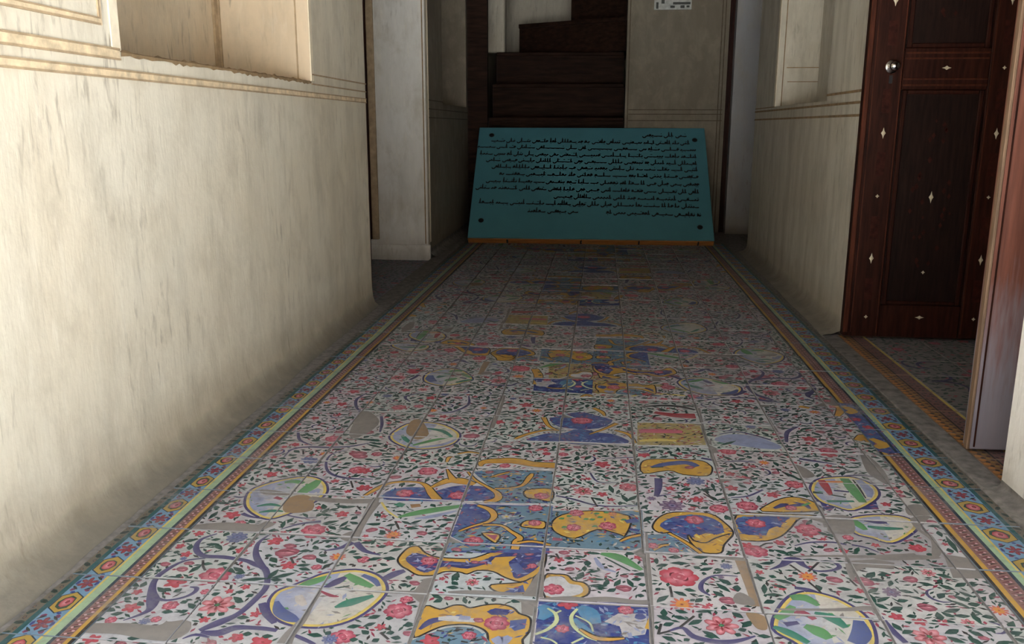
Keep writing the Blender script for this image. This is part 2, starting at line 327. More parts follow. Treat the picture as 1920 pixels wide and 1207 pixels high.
# ------------------------------------------------------------------ floor paint
PAL = {k: tuple(0.86 * q for q in lin(v)) for k, v in dict(w=(188, 187, 190), w2=(178, 174, 176), v=(60, 54, 106), v2=(46, 50, 110), n=(8, 62, 50), n2=(80, 142, 84), n3=(30, 118, 96), p=(196, 92, 114), c=(146, 42, 70),
    r=(168, 50, 62), m=(152, 76, 98), g=(192, 148, 56), y=(214, 190, 96), y2=(196, 204, 150), y3=(168, 150, 96), k=(26, 20, 18), k2=(186, 176, 170), b=(66, 82, 138), b2=(140, 148, 182), b3=(36, 54, 126),
    b4=(66, 128, 168), l=(98, 128, 148), o=(218, 132, 62), o2=(150, 110, 70), x=(130, 124, 120), z=(146, 120, 92), lp=(222, 156, 166), dr=(104, 26, 42), cy=(110, 180, 200), tl=(16, 84, 88),
    gr=(158, 184, 150), dk=(16, 48, 66), br=(136, 96, 92), dg=(112, 102, 88), gt=(150, 140, 128), bl=(112, 152, 184), hg=(178, 146, 62), hn=(34, 66, 52)).items()}
DATA = """S v 4,9,13,14,14,12,13,14,12,12,13,13,14,20,10 -797,1625 -819,1597 -812,1558 -783,1529 -740,1528 -691,1520 -666,1507 -641,1494 -622,1461 -611,1424 -613,1389 -620,1347 -629,1323 -648,1299 -670,1273
S v 5,7,12,12,16,24,14,8,3 -774,1520 -812,1503 -831,1457 -831,1423 -817,1388 -799,1358 -790,1329 -799,1310 -818,1290
S v 12,7,7,9,9,4 -801,1367 -775,1361 -749,1374 -737,1393 -740,1409 -754,1411
S v 4,9,12,15,14 -686,1632 -694,1597 -685,1559 -668,1527 -642,1493
S v 8,20,17,12,12,10 -665,1269 -635,1269 -613,1287 -588,1291 -561,1291 -537,1288
S v 3,8,5 -687,1246 -671,1260 -644,1255
S v 16,20,12 -399,1477 -382,1502 -365,1517
S v 18,11,4 -500,1621 -518,1594 -548,1578
S v 16,13,4 -493,1621 -465,1587 -428,1573
S v 14,18,10 -597,1370 -576,1339 -550,1309
S v 8,9,7 -502,1278 -482,1268 -460,1256
S v 3,5,8,10,4 282,1562 240,1561 213,1536 206,1505 220,1485
S v 5,8,13,13,11,4 134,1356 159,1370 176,1345 212,1334 246,1340 281,1359
S v 3,12,22,22,13,6 349,1597 376,1617 394,1640 410,1643 418,1623 430,1607
S v 5,6,8,10,8,3 426,1609 443,1601 472,1608 489,1624 480,1642 457,1644
S v 10,11,8,10,4 383,1532 408,1527 427,1515 453,1503 462,1484
S v 8,13,11 514,1446 519,1405 531,1365
S v 3,6,7,6 419,1705 456,1724 502,1729 528,1721
S v 7,6,3 539,1722 566,1712 585,1694
S v 3,7,7,6,4 -603,2197 -682,2150 -765,2148 -811,2121 -813,2066
S v 3,5,7,9,10,4 -658,2134 -693,2097 -689,2034 -659,1972 -608,1945 -542,1946
S v 11,8,3 -595,1705 -637,1688 -669,1658
S v 4,6,4 -694,1732 -643,1717 -611,1725
S v 5,8,5 -841,1813 -824,1809 -813,1816
S v 12,9,4 -785,1727 -761,1714 -731,1707
S v 4,7,6 321,1931 362,1944 404,1986
S v 14,12,4 536,2207 571,2194 624,2176
S v 6,9,5 614,2095 660,2107 704,2099
S v 4,8,4 335,2157 378,2169 417,2163
S v 8,8,7,5,4 -88,1898 -47,1883 0,1858 45,1854 103,1866
S v 20,18,12 158,2029 155,1974 147,1921
S v 8,3 147,1921 183,1939
S v 3,5,6 18,2147 62,2155 104,2163
S v 5,6,4,3 -12,2049 3,2000 23,1987 54,1990
S v 12,14 279,2179 309,2168
S v 4,10,10,5 -744,2635 -759,2569 -742,2500 -716,2449
S v 3,7,11,5 -510,2677 -578,2648 -611,2607 -584,2558
S v 4,10,8,4 -409,2640 -398,2548 -436,2476 -477,2467
S v 7,9,9,8,4 -819,2111 -787,2141 -706,2146 -657,2159 -619,2186
S v 9,10,6 -641,2416 -621,2346 -610,2279
S v 8,9,4 -841,2253 -814,2192 -768,2158
S v 4,8,10,9 350,2369 404,2395 448,2371 488,2336
S v 8,14,8 591,2463 546,2407 527,2324
S v 12,14,6 148,3104 157,2985 189,2925
S v 12,10 323,3195 336,3140
S v 8,10,6 666,3278 670,3220 647,3161
M w 0 -558,1434 -536,1460 -511,1486 -462,1504 -418,1490 -392,1455 -389,1413 -417,1346 -461,1314 -515,1312 -556,1334 -579,1372 -580,1410
S b 8,24,24,8 -573,1379 -555,1347 -528,1328 -510,1320
S k2 14,18,10 -540,1403 -529,1384 -517,1371
S n2 10,22,12 -551,1435 -530,1455 -503,1479
S n2 14,22,12 -474,1490 -447,1470 -412,1450
S n3 6,24,10 -461,1371 -439,1390 -402,1418
S v 8,20,10 -501,1436 -485,1460 -473,1480
S c 5,9,4 -504,1423 -481,1410 -465,1408
S b 10,14,8 -443,1491 -416,1475 -401,1454
S n 6,4 -481,1437 -456,1449
M w 0 338,1440 370,1494 405,1515 445,1501 472,1470 485,1435 482,1389 467,1349 422,1319 375,1325 346,1357 322,1387
S n2 16,24,10 368,1494 394,1497 413,1472
S n3 8,26,12 400,1447 426,1433 443,1403
S n3 10,20,12 318,1393 341,1377 368,1350
S n2 14,30,16 373,1402 393,1386 406,1366
S b 18,34,26 471,1429 465,1388 445,1356
S c 9,16,12 364,1440 379,1445 395,1424
S v 14,10 339,1402 364,1411
S k 5,5 374,1437 385,1432
S n2 14,20,12 327,1419 350,1441 366,1466
M w 0 560,1831 590,1856 640,1871 689,1867 702,1833 681,1796 626,1745 593,1762 565,1779
S n2 16,22,12 574,1841 580,1820 588,1795
S n3 10,18,8 597,1813 625,1807 671,1810
S v 12,18,8 598,1844 623,1837 645,1835
M w 0 550,2060 594,2083 643,2086 674,2037 659,1971 589,1898 552,1915 528,1940 523,1997
S r 16,22,10 559,2067 559,2030 559,1971
S n2 22,28,18 618,2083 620,2013 623,1939
S o 12,10 568,2056 609,2060
S v 9,9 573,2002 607,1997
S n 7,8 560,1974 591,1964
S n3 12,10 541,1936 604,1943
S n 14,6 520,1985 543,1981
S k 4,6,3 637,2076 638,2027 636,1963
S b2 16,24,10 650,2077 656,2017 647,1970
Q v2 0 523,1928 552,1907 534,1881 523,1891
Q v2 0 605,1899 655,1948 648,1904
M w 0 -793,1779 -810,1845 -790,1889 -753,1923 -708,1941 -666,1920 -641,1875 -638,1835 -662,1772 -692,1727 -718,1711 -761,1737
S b2 16,20,10 -801,1834 -774,1792 -773,1815
S n2 12,20,12 -751,1905 -729,1914 -703,1904
S n2 22,32,16 -691,1841 -680,1883 -672,1926
S n3 6,14,6 -766,1766 -740,1779 -709,1772
S n3 6,14,6 -749,1736 -723,1747 -696,1744
S c 14,10 -743,1818 -723,1809
S b2 16,14 -669,1849 -653,1874
S k 6,6 -715,1855 -706,1856
M w 0 -562,2227 -566,2292 -533,2364 -458,2364 -395,2303 -383,2247 -399,2199 -449,2167 -507,2172
S n3 8,18,8 -483,2322 -436,2307 -399,2261
S n2 10,18,8 -494,2185 -447,2228 -402,2261
S b2 10,18,8 -482,2167 -416,2197 -383,2247
S n3 10,16,8 -542,2262 -522,2224 -499,2195
S b2 12,14 -567,2284 -550,2261
S n2 4,20,26,14 -434,1742 -407,1763 -362,1789 -298,1820
S b2 5,16,6 -394,1742 -356,1758 -308,1792
S n3 26,18 -446,1801 -438,1818
S o2 20,16 -416,1804 -395,1812
S y 6,6,4 -488,1818 -462,1773 -432,1742
S k 5,6,3 -434,1725 -423,1701 -416,1685
S n2 10,26,10 18,1626 54,1614 98,1567
S b2 6,12,4 6,1608 20,1571 47,1554
S n 4,5,4 26,1610 52,1584 75,1561
S y 8,10,6 -11,1643 16,1648 40,1646
C g 0 -389,1557 -386,1587 -377,1612 -359,1618 -339,1592 -307,1576 -262,1575 -235,1582 -198,1616 -169,1632 -138,1635 -97,1633 -94,1561 -114,1512 -135,1497 -166,1510 -192,1530 -223,1531 -241,1515 -257,1521 -285,1520 -302,1506 -335,1502 -361,1522 -376,1534
P v2 0 -374,1563 -356,1590 -307,1565 -272,1561 -232,1564 -205,1585 -167,1615 -100,1629 -105,1559 -135,1513 -151,1515 -161,1553 -202,1561 -244,1536 -289,1540 -324,1514 -351,1533
Q g 0 -201,1569 -195,1587 -152,1596 -166,1571 -153,1515 -166,1516 -193,1544
S b 10,8 -285,1552 -258,1551
S b 20,20 -156,1566 -136,1528
S b2 10,8 -342,1534 -325,1524
R p 36 -325,1561
R m 17 -233,1563
R m 18 -128,1608
R p 20 -118,1560
C g 0 -189,1480 -135,1494 -112,1516 -115,1482 -124,1454 -159,1452 -182,1460
Q b 0 -165,1454 -129,1486 -123,1459
C g 0 -303,1336 -299,1394 -270,1385 -249,1401 -231,1403 -217,1396 -191,1409 -164,1414 -140,1405 -127,1387 -110,1379 -104,1363 -105,1332 -114,1307 -116,1290 -165,1285 -176,1319 -192,1335 -218,1342 -252,1334 -273,1317 -298,1293
S v2 6,16,10,6 -294,1318 -279,1345 -252,1357 -228,1360
S w 10,18,12 -268,1355 -242,1358 -202,1356
S b2 14,12 -232,1363 -212,1362
Q v2 0 -186,1387 -172,1400 -141,1397 -148,1380 -176,1377
Q b 0 -141,1363 -112,1371 -113,1341 -130,1331 -140,1344
R p 46 -164,1352
R m 20 -196,1357
S b2 16,24,12 -162,1308 -149,1298 -136,1314
P l 0 -301,1283 -273,1308 -247,1328 -216,1334 -194,1327 -180,1309 -174,1281 -307,1266
R p 26 -206,1309
R r 38 -269,1286
S k 5,4 -264,1318 -251,1316
S k 5,4 -232,1326 -219,1324
S k 5,4 -213,1327 -200,1325
S k 5,4 -242,1306 -230,1303
S k 5,4 -269,1301 -257,1299
S k 5,4 -217,1290 -205,1288
S k 5,4 -249,1284 -236,1282
S k 5,4 -293,1282 -280,1280
Q b3 0 -95,1433 -29,1438 108,1444 100,1290 -93,1270
S b4 16,28,12 -91,1417 -78,1399 -88,1372
S b4 16,36,22 -21,1421 -4,1403 9,1369
S b3 14,18,22 -53,1408 -44,1364 -41,1304
S b3 26,20,14 -42,1333 -67,1312 -85,1296
S b4 8,16,8 -29,1381 -8,1349 7,1329
S y2 4,7,8,7,6 -78,1410 -63,1394 -60,1368 -74,1342 -94,1325
S y2 4,5 -53,1405 -63,1394
S y2 5,7,8,8,5 -24,1414 -34,1387 -28,1356 -8,1331 12,1318
S y2 4,4,4 -84,1317 -67,1312 -55,1301
S y2 4,5 -31,1305 -11,1324
S y2 3,4,3 -27,1391 -2,1371 5,1344
R r 40 -43,1429
R p 26 -48,1347
Q w2 0 24,1377 49,1406 99,1411 100,1373 94,1345 56,1332 51,1365
S b3 12,20,12 10,1360 32,1353 51,1360
S b3 12,20,12 79,1401 87,1400 96,1404
R p 30 63,1419
Q g 0 94,1364 106,1412 108,1410 105,1359
G g 4,9,9,4 -18,1348 7,1326 32,1323 58,1329
S b4 24,16 -16,1402 2,1407
C g 0 -90,1526 -70,1534 -47,1532 -35,1513 -15,1507 -4,1488 -9,1461 -40,1445 -85,1445
P w 0 -89,1514 -58,1525 -42,1501 -21,1495 -17,1471 -42,1454 -85,1453
R p 40 -71,1477
C g 0 380,1862 407,1910 440,1940 469,1950 500,1937 517,1906 510,1876
S v2 8,18,12,16,6 410,1881 437,1903 449,1899 483,1908 491,1887
R p 28 449,1888
S n2 8,8 477,1902 499,1920
C g 0 320,1840 405,1851 499,1854 458,1837 432,1794 402,1748 368,1722 334,1717 306,1729
P b 0 321,1827 381,1841 438,1845 417,1812 398,1771 373,1747 323,1749 315,1782
R p 44 357,1803
S b3 16,12 321,1763 345,1756
S g 14,20,18 405,1787 389,1770 375,1736
C g 0 130,1766 147,1808 180,1836 258,1840 289,1793 300,1746 279,1703 258,1665 236,1663 209,1680 198,1717 172,1737 148,1728 132,1742
P b 0 145,1763 166,1800 196,1821 246,1826 277,1797 281,1763 267,1738 223,1738 203,1704 176,1728
R p 44 223,1801
S v2 26,18 219,1738 241,1750
S b3 20,16 257,1742 278,1754
S b3 20,14 157,1759 175,1771
G g 7,8,8 162,1729 195,1689 221,1646
C g 0 204,1727 212,1702 236,1694 260,1719 299,1743 273,1689 262,1653 229,1649 213,1669 201,1708
Q l 0 117,1717 160,1727 211,1650 114,1641
G g 5,7,4 126,1649 144,1670 159,1676
R p 26 125,1668
R p 24 167,1653
R m 14 143,1697
G g 7,8,8 162,1729 195,1689 221,1646
Q l 0 -97,1815 110,1837 107,1666 80,1646 -90,1636
C g 0 -91,1747 -71,1794 -9,1823 80,1806 70,1712 55,1715 10,1732 -36,1685 -77,1705
R p 34 -42,1735
R p 40 32,1751
R p 34 -38,1808
R o 20 43,1812
L n2 9 -77,1774 -64,1780
L n2 9 -59,1786 -46,1792
L n2 9 0,1807 14,1814
L n2 9 -8,1776 5,1782
L n2 9 9,1788 23,1794
L n2 9 60,1783 73,1790
L n2 9 23,1815 36,1822
L n2 9 -21,1775 -8,1781
L n2 9 -68,1730 -55,1736
L n2 9 -3,1742 10,1748
S b 16,20 71,1775 98,1787
S b3 10,10 79,1741 100,1734
S n 10,8 37,1709 46,1696
G g 5,8,8 58,1681 77,1701 104,1716
S m 14,10 -84,1677 -63,1675
Q b 0 -298,1830 -93,1839 -88,1639 -86,1615 -300,1596
Q l 0 -221,1825 -95,1836 -89,1658 -147,1675 -195,1726 -219,1738
Q l 0 -290,1682 -236,1719 -199,1721 -162,1673 -165,1624 -299,1601
S b3 20,34,14 -288,1797 -254,1769 -235,1756
G g 5,6,7,10,14,14,8 -286,1688 -262,1714 -240,1731 -225,1747 -220,1773 -234,1803 -264,1823
G g 6,7,8,12,16,16 -239,1724 -200,1726 -175,1700 -153,1674 -158,1655 -159,1624
G g 8,7,7 -155,1649 -125,1659 -86,1648
C g 0 -236,1686 -197,1683 -199,1647 -210,1650
Q m 0 -227,1680 -201,1680 -204,1655
R p 42 -248,1648
R m 24 -278,1609
C g 0 -157,1730 -146,1756 -106,1755 -106,1721 -143,1722
R p 30 -127,1746
R p 34 -131,1822
R y 28 -192,1771
S b3 9,6 -202,1740 -192,1738
S b3 9,6 -172,1794 -162,1792
S b3 9,6 -150,1698 -140,1696
S b3 9,6 -136,1685 -126,1683
S b3 9,6 -116,1701 -106,1700
S b3 9,6 -279,1670 -270,1668
S b3 9,6 -265,1631 -255,1629
S b3 9,6 -221,1631 -211,1629
S b3 9,6 -187,1666 -177,1664
S b3 9,6 -193,1698 -183,1696
S b3 9,6 -173,1758 -163,1756
S n 8,5 -285,1602 -272,1600
S n 8,5 -256,1601 -243,1599
S n 8,5 -239,1611 -226,1609
S n 8,5 -209,1619 -196,1617
S n 8,5 -283,1665 -270,1662
S n 8,5 -189,1666 -176,1663
P b 0 -491,1877 -454,1907 -405,1910 -382,1892 -340,1926 -297,1936 -245,1927 -232,1897 -239,1859 -367,1837 -482,1832
Q l 0 -305,2023 -249,2043 -105,2052 -94,1855 -236,1840 -227,1897 -248,1930
G g 5,12,10,8,9,14,20,22 -540,1837 -520,1885 -497,1924 -466,1939 -426,1939 -402,1919 -382,1880 -362,1846
G g 8,18,28,32,14 -389,1914 -372,1940 -351,1961 -321,1958 -289,1943
G g 18,10,4 -347,1968 -360,1998 -372,2029
G g 5,7,8,14,18,12 -317,2019 -290,1968 -255,1929 -228,1897 -224,1863 -253,1841
G g 7,7,9,13,6 -237,1922 -199,1929 -172,1950 -159,2001 -154,2024
G g 6,9,4 -381,2075 -381,2106 -372,2111
G g 5,8,5 -362,2134 -335,2151 -302,2144
R p 44 -446,1873
R p 44 -319,1875
R m 16 -277,1912
G g 6,24,36,32,34 -290,2058 -284,2089 -212,2104 -159,2086 -99,2082
R p 30 -229,2068
R m 22 -262,2022
G g 4,7,4 -255,1990 -233,2012 -212,2027
Q m 0 -244,1998 -215,2011 -217,1982
C g 0 -162,1922 -101,1934 -97,1866 -132,1873 -159,1882
R p 38 -122,1891
S b3 10,7 -215,1887 -203,1884
S b3 10,7 -199,1877 -188,1874
S b3 10,7 -183,1902 -171,1899
S b3 10,7 -205,1860 -193,1857
S b3 10,7 -143,1966 -131,1962
S b3 10,7 -130,1955 -118,1951
S b3 10,7 -192,1997 -180,1994
S b3 10,7 -222,1969 -209,1966
S b3 10,7 -295,2012 -282,2008
S b3 10,7 -258,1965 -246,1962
S b3 10,7 -195,1978 -183,1975
C g 0 121,2130 156,2159 267,2164 295,2136 299,2103 281,2059 222,2062 187,2084 123,2057
S b 10,22,26,20 145,2099 177,2123 235,2143 263,2119
R m 26 242,2110
S n 7,6 145,2099 176,2106
P b 0 -189,2257 -169,2291 -132,2320 -89,2324 -48,2366 10,2339 55,2328 92,2265 -44,2242 -89,2252
S b3 10,16,10 -21,2279 38,2314 92,2272
G g 10,12,8,6 -223,2265 -193,2305 -144,2343 -104,2343
G g 14,10,6 -155,2460 -135,2382 -104,2343
P b 0 -136,2449 -111,2475 -52,2519 9,2488 50,2447 9,2373 -77,2363 -118,2393
R p 66 -41,2437
G g 14,14,5 -7,2562 18,2526 27,2490
G g 5,8,14 -16,2320 24,2366 62,2422
G g 8,12,6 55,2361 94,2332 111,2271
R r 46 -216,2569
G g 26,30,26 -222,2981 -202,2894 -201,2797
G g 5,14,5 -143,2724 -125,2749 -104,2734
G g 5,14,5 -77,2721 -58,2745 -38,2730
G g 5,14,5 -28,2715 -9,2739 11,2725
G g 5,14,5 14,2775 34,2801 54,2786
G g 5,14,5 120,2787 141,2813 160,2798
G g 5,14,5 -50,2670 -31,2693 -11,2679
Q y3 0 -177,3067 42,3065 74,2817 8,2708 -160,2790
R m 60 -11,2940
R m 44 -132,3045
R r 40 -284,2401
R r 36 -345,2922
Q y3 0 123,2446 303,2448 303,2276 115,2256
S p 26,34,24 125,2369 182,2375 247,2374
S r 20,36,44 178,2544 236,2522 299,2520
S k 6,16,18,12 134,2588 197,2610 258,2607 304,2578
S y 14,20,12 122,2287 172,2301 224,2299
S y 10,18,12 113,2688 172,2727 287,2718
S y3 14,30,18 119,2799 210,2820 298,2774
S p 10,18,8 328,2234 355,2244 379,2240
S n3 10,18,6 335,2295 358,2306 388,2325
P b2 0 330,2318 378,2372 446,2363 503,2298 491,2267 418,2274
R m 72 567,2968
R m 50 263,2946
R r 44 595,2355
R r 34 535,2724
R m 50 435,2953
R r 36 128,2183
R p 50 625,2267
R r 40 595,2355
R r 44 757,2535
G g 26,30,14 735,2665 758,2648 725,2568
G g 20,36,16 727,2362 759,2398 756,2350
G g 22,14 632,2653 659,2637
R p 62 -725,1457
R r 44 -789,1424
R f 66 -675,1354
R r 34 -826,1331
R p 30 -759,1345
R m 22 -842,1488
R r 26 -820,1531
R r 22 -848,1563
R r 30 -839,1230
R r 28 -598,1260
R r 22 -843,1383
R p 22 -840,1289
R p 20 -717,1397
R r 18 -673,1402
R m 24 -799,1472
R B 22 -779,1291
R p 20 -762,1299
R B 16 -817,1513
R B 44 -748,1610
R r 22 -712,1556
R B 22 -677,1458
R m 52 -621,1562
R r 34 -598,1510
R m 30 -568,1548
R o 34 -512,1556
R p 28 -457,1550
R p 22 -541,1510
R p 52 -344,1373
R p 26 -338,1411
R r 22 -594,1333
R r 20 -649,1420
R p 44 -420,1283
R B 30 -439,1273
R r 40 -552,1252
R r 24 -597,1259
R m 20 -336,1473
R m 20 -310,1304
R r 28 -660,1610
R p 40 -595,1647
R r 26 -717,1560
R o 36 -424,1654
R f 28 -226,1484
R m 18 -262,1423
R m 20 -334,1471
R r 14 -286,1491
R r 24 -66,1592
R m 22 -57,1623
R m 20 -44,1556
R P 76 168,1548
R o 46 165,1448
R f 62 227,1385
R B 26 265,1599
R m 32 249,1471
R m 30 61,1493
R p 52 333,1671
R v 14 249,1555
R o 38 417,1577
R m 30 466,1571
R m 40 518,1569
R v 36 560,1533
R f 60 577,1388
R r 28 542,1447
R r 26 577,1434
R r 36 669,1721
R r 22 515,1693
R m 22 485,1692
R r 20 504,1534
R r 34 460,1762
R m 34 607,1486
R m 30 612,1586
R m 22 392,1711
R r 36 671,1722
R r 22 674,1936
R r 20 588,1725
R m 24 744,1851
R r 16 734,1745
R r 22 728,2012
R B 48 -748,1614
R r 38 -803,1949
R r 40 -804,1717
R p 48 -595,1998
R p 54 -597,1663
R B 42 -745,2056
R m 44 -615,2091
R r 36 -552,1891
R r 34 -560,1746
R r 22 -839,2063
R r 22 -760,1980
R o 24 -716,2102
R r 20 -659,2048
R r 26 -835,1621
R p 30 -771,1678
R r 36 -662,1605
R m 28 -624,1589
R r 20 -582,1867
R r 24 -631,1924
R m 36 -726,2203
R r 22 -812,2154
R p 52 -418,2011
R r 40 -576,1994
R r 36 -546,1891
R o 28 -511,2089
R m 28 -490,1965
R o 32 -422,1663
R m 26 -364,1674
R m 26 -474,1677
R p 30 -575,2110
R m 28 -239,2206
R p 24 -127,2163
R r 24 -423,1622
R r 44 20,2106
R f 50 -25,1931
R r 28 20,1918
R P 48 83,1966
R r 20 41,1890
R v 62 181,1875
R B 50 248,2021
R r 26 183,1971
R r 34 241,1914
R P 40 284,1870
R r 24 137,2189
R m 22 247,2194
R m 24 -47,2220
R r 22 -128,2163
R v 24 135,1908
R r 22 306,2027
R p 52 351,1888
R p 44 286,1870
R p 56 464,1783
R r 36 422,1957
R P 46 485,2025
R r 34 331,1987
R r 46 622,2246
R o 30 438,2165
R m 22 456,2100
R r 34 599,2353
R r 26 673,1934
R r 30 322,1694
R r 24 389,1715
R P 44 356,2235
R r 26 320,2029
R r 30 339,2078
R m 20 372,2022
R p 24 540,1754
R P 48 -606,2500
R r 44 -791,2646
R p 48 -726,2213
R m 50 -625,2107
R r 66 -643,2908
R r 40 -791,2514
R r 44 -800,2802
R B 36 -671,2611
R r 38 -526,2606
R m 48 -347,2275
R B 46 -734,2049
R p 26 -575,2113
R o 30 -496,2483
R r 30 -832,2376
R r 24 -817,2160
R r 40 -802,3032
R r 40 -527,2921
R o 30 -513,2091
R r 36 -625,2681
R m 44 -649,2275
L n 11 -780,1459 -769,1492
L n 11 -771,1495 -748,1498
L n 11 -738,1495 -718,1505
L n 11 -703,1491 -674,1474
L n 11 -690,1469 -725,1492
L n 11 -825,1431 -783,1443
L n 11 -774,1429 -766,1449
L n 11 -814,1403 -789,1387
L n 11 -776,1389 -766,1404
L n 11 -799,1401 -781,1392
L n 11 -800,1449 -787,1447
L n 11 -730,1355 -708,1337
L n 11 -734,1325 -719,1333
L n 11 -696,1316 -688,1323
L n 11 -677,1318 -667,1329
L n 11 -661,1329 -648,1324
L n 11 -651,1347 -639,1352
L n 11 -701,1386 -687,1395
L n 11 -657,1384 -634,1369
L n 11 -661,1401 -644,1403
L n 11 -799,1577 -780,1579
L n 11 -782,1583 -755,1556
L n 11 -743,1553 -731,1576
L n 11 -840,1500 -830,1509
L n 11 -848,1459 -840,1468
L n 11 -846,1399 -846,1421
L n 11 -855,1362 -840,1357
L n 11 -837,1358 -831,1365
L n 11 -851,1306 -830,1314
L n 11 -822,1352 -806,1340
L n 11 -815,1232 -798,1237
L n 11 -782,1239 -756,1244
L n 11 -801,1279 -783,1278
L n 11 -764,1322 -743,1324
L n 11 -746,1354 -735,1365
L n 11 -850,1537 -836,1538
L n 11 -822,1548 -830,1574
L n 11 -669,1444 -618,1457
L n 11 -619,1453 -612,1493
L n 11 -616,1457 -573,1485
L n 11 -613,1454 -589,1453
L n 11 -691,1468 -670,1471
L n 11 -584,1512 -556,1519
L n 11 -624,1618 -602,1616
L n 11 -528,1510 -518,1527
L n 11 -553,1560 -533,1556
L n 11 -497,1575 -481,1585
L n 11 -482,1560 -461,1558
L n 11 -450,1547 -421,1562
L n 11 -442,1603 -425,1613
L n 11 -415,1588 -389,1604
L n 11 -392,1342 -372,1354
L n 11 -361,1345 -347,1347
L n 11 -421,1311 -397,1319
L n 11 -483,1283 -454,1280
L n 11 -454,1292 -442,1287
L n 11 -393,1305 -378,1294
L n 11 -364,1462 -345,1461
L n 11 -356,1493 -343,1487
L n 11 -326,1327 -307,1329
L n 11 -349,1300 -335,1305
L n 11 -367,1274 -356,1284
L n 11 -636,1386 -624,1398
L n 11 -648,1368 -631,1369
L n 11 -622,1317 -600,1320
L n 11 -338,1289 -320,1288
L n 11 -592,1271 -575,1273
L n 11 -556,1269 -537,1271
L n 11 -406,1276 -391,1278
L n 11 -574,1597 -560,1581
L n 11 -552,1595 -537,1601
L n 11 -598,1568 -575,1575
L n 11 -660,1545 -644,1546
L n 11 -574,1501 -548,1496
L n 11 -448,1637 -428,1640
L n 11 -208,1494 -193,1507
L n 11 -273,1461 -248,1460
L n 11 -265,1484 -251,1471
L n 11 -287,1406 -272,1418
L n 11 -146,1429 -129,1423
L n 11 -183,1428 -173,1426
L n 11 -358,1489 -344,1491
L n 11 -51,1577 -33,1583
L n 11 -56,1600 -38,1597
L n 11 -84,1558 -68,1559
L n 11 -349,1460 -341,1457
L n 11 -322,1331 -309,1335
L n 11 126,1584 151,1595
L n 11 155,1600 195,1602
L n 11 201,1593 214,1582
L n 11 215,1606 230,1600
L n 11 120,1450 144,1477
L n 11 153,1492 177,1477
L n 11 174,1502 196,1497
L n 11 182,1467 188,1461
L n 11 190,1458 206,1473
L n 11 121,1500 129,1493
L n 11 239,1581 258,1583
L n 11 237,1531 260,1500
L n 11 151,1427 173,1419
L n 11 170,1380 196,1399
L n 11 126,1373 146,1384
L n 11 192,1364 220,1343
L n 11 194,1349 214,1349
L n 11 246,1361 257,1356
L n 11 254,1374 269,1379
L n 11 122,1339 145,1326
L n 11 159,1337 165,1329
L n 11 28,1479 46,1492
L n 11 88,1509 103,1514
L n 11 83,1471 98,1469
L n 11 153,1622 181,1625
L n 11 201,1629 236,1635
L n 11 214,1564 223,1563
L n 11 422,1645 454,1644
L n 11 453,1640 481,1643
L n 11 390,1585 401,1590
L n 11 440,1587 459,1587
L n 11 436,1564 450,1565
L n 11 389,1551 407,1551
L n 11 425,1547 429,1526
L n 11 462,1540 490,1536
L n 11 489,1608 500,1593
L n 11 473,1513 506,1509
L n 11 516,1524 520,1490
L n 11 517,1490 536,1471
L n 11 560,1498 582,1507
L n 11 527,1425 537,1401
L n 11 534,1392 556,1403
L n 11 560,1451 579,1456
L n 11 600,1442 611,1440
L n 11 551,1428 562,1429
L n 11 556,1685 577,1681
L n 11 423,1750 436,1747
L n 11 362,1672 373,1678
L n 11 374,1661 384,1660
L n 11 445,1677 461,1677
L n 11 463,1701 480,1707
L n 11 679,1694 692,1697
L n 11 663,1740 670,1741
L n 11 342,1572 356,1566
L n 11 742,1807 740,1778
L n 11 749,1783 746,1707
L n 11 688,1962 716,1950
L n 11 727,1827 756,1832
L n 11 660,1745 672,1742
L n 11 679,1696 694,1698
L n 11 556,1683 578,1685
L n 11 738,2018 751,1984
L n 11 766,2053 772,2032
L n 11 -847,1690 -843,1731
L n 11 -836,1732 -832,1764
L n 11 -845,1945 -838,1971
L n 11 -851,1983 -840,2011
L n 11 -617,1901 -592,1916
L n 11 -538,1910 -516,1925
L n 11 -615,1745 -577,1734
L n 11 -573,1685 -550,1668
L n 11 -796,1573 -771,1580
L n 11 -797,1595 -778,1602
L n 11 -626,1618 -599,1617
L n 11 -532,1719 -524,1740
L n 11 -557,2002 -536,2011
L n 11 -783,2193 -760,2203
L n 11 -645,2216 -585,2207
L n 11 -619,2195 -578,2176
L n 11 -806,2077 -783,2087
L n 11 -494,1703 -462,1702
L n 11 -456,1678 -443,1661
L n 11 -613,1725 -607,1746
L n 11 -558,1983 -536,2018
L n 11 -536,1910 -514,1931
L n 11 -473,1992 -459,2020
L n 11 -394,1950 -380,1958
L n 11 -478,1700 -463,1712
L n 11 -449,1698 -429,1710
L n 11 -456,1660 -438,1666
L n 11 -405,1675 -390,1672
L n 11 -353,1676 -336,1677
L n 11 -643,2216 -587,2199
L n 11 -621,2179 -570,2155
L n 11 -166,2177 -154,2164
L n 11 -18,2108 -10,2082
L n 11 43,2122 59,2131
L n 11 3,2064 28,2060
L n 11 81,2066 97,2042
L n 11 -5,1898 27,1880
L n 11 -1,1963 13,1947
L n 11 37,1973 46,1927
L n 11 -60,1975 -49,2000
L n 11 65,1923 78,1880
L n 11 78,1885 103,1922
L n 11 180,2019 211,2041
L n 11 179,2013 203,2010
L n 11 247,1966 295,1978
L n 11 258,1979 273,1952
L n 11 270,1940 291,1909
L n 11 243,1865 263,1878
L n 11 118,2006 128,2014
L n 11 119,1970 133,1972
L n 11 44,2208 66,2225
L n 11 65,2188 86,2183
L n 11 18,2027 42,2010
L n 11 171,2229 179,2201
L n 11 -46,1988 -31,1972
L n 11 374,1918 391,1914
L n 11 338,2107 375,2118
L n 11 365,2103 389,2113
L n 11 341,2037 376,2047
L n 11 349,2013 367,1991
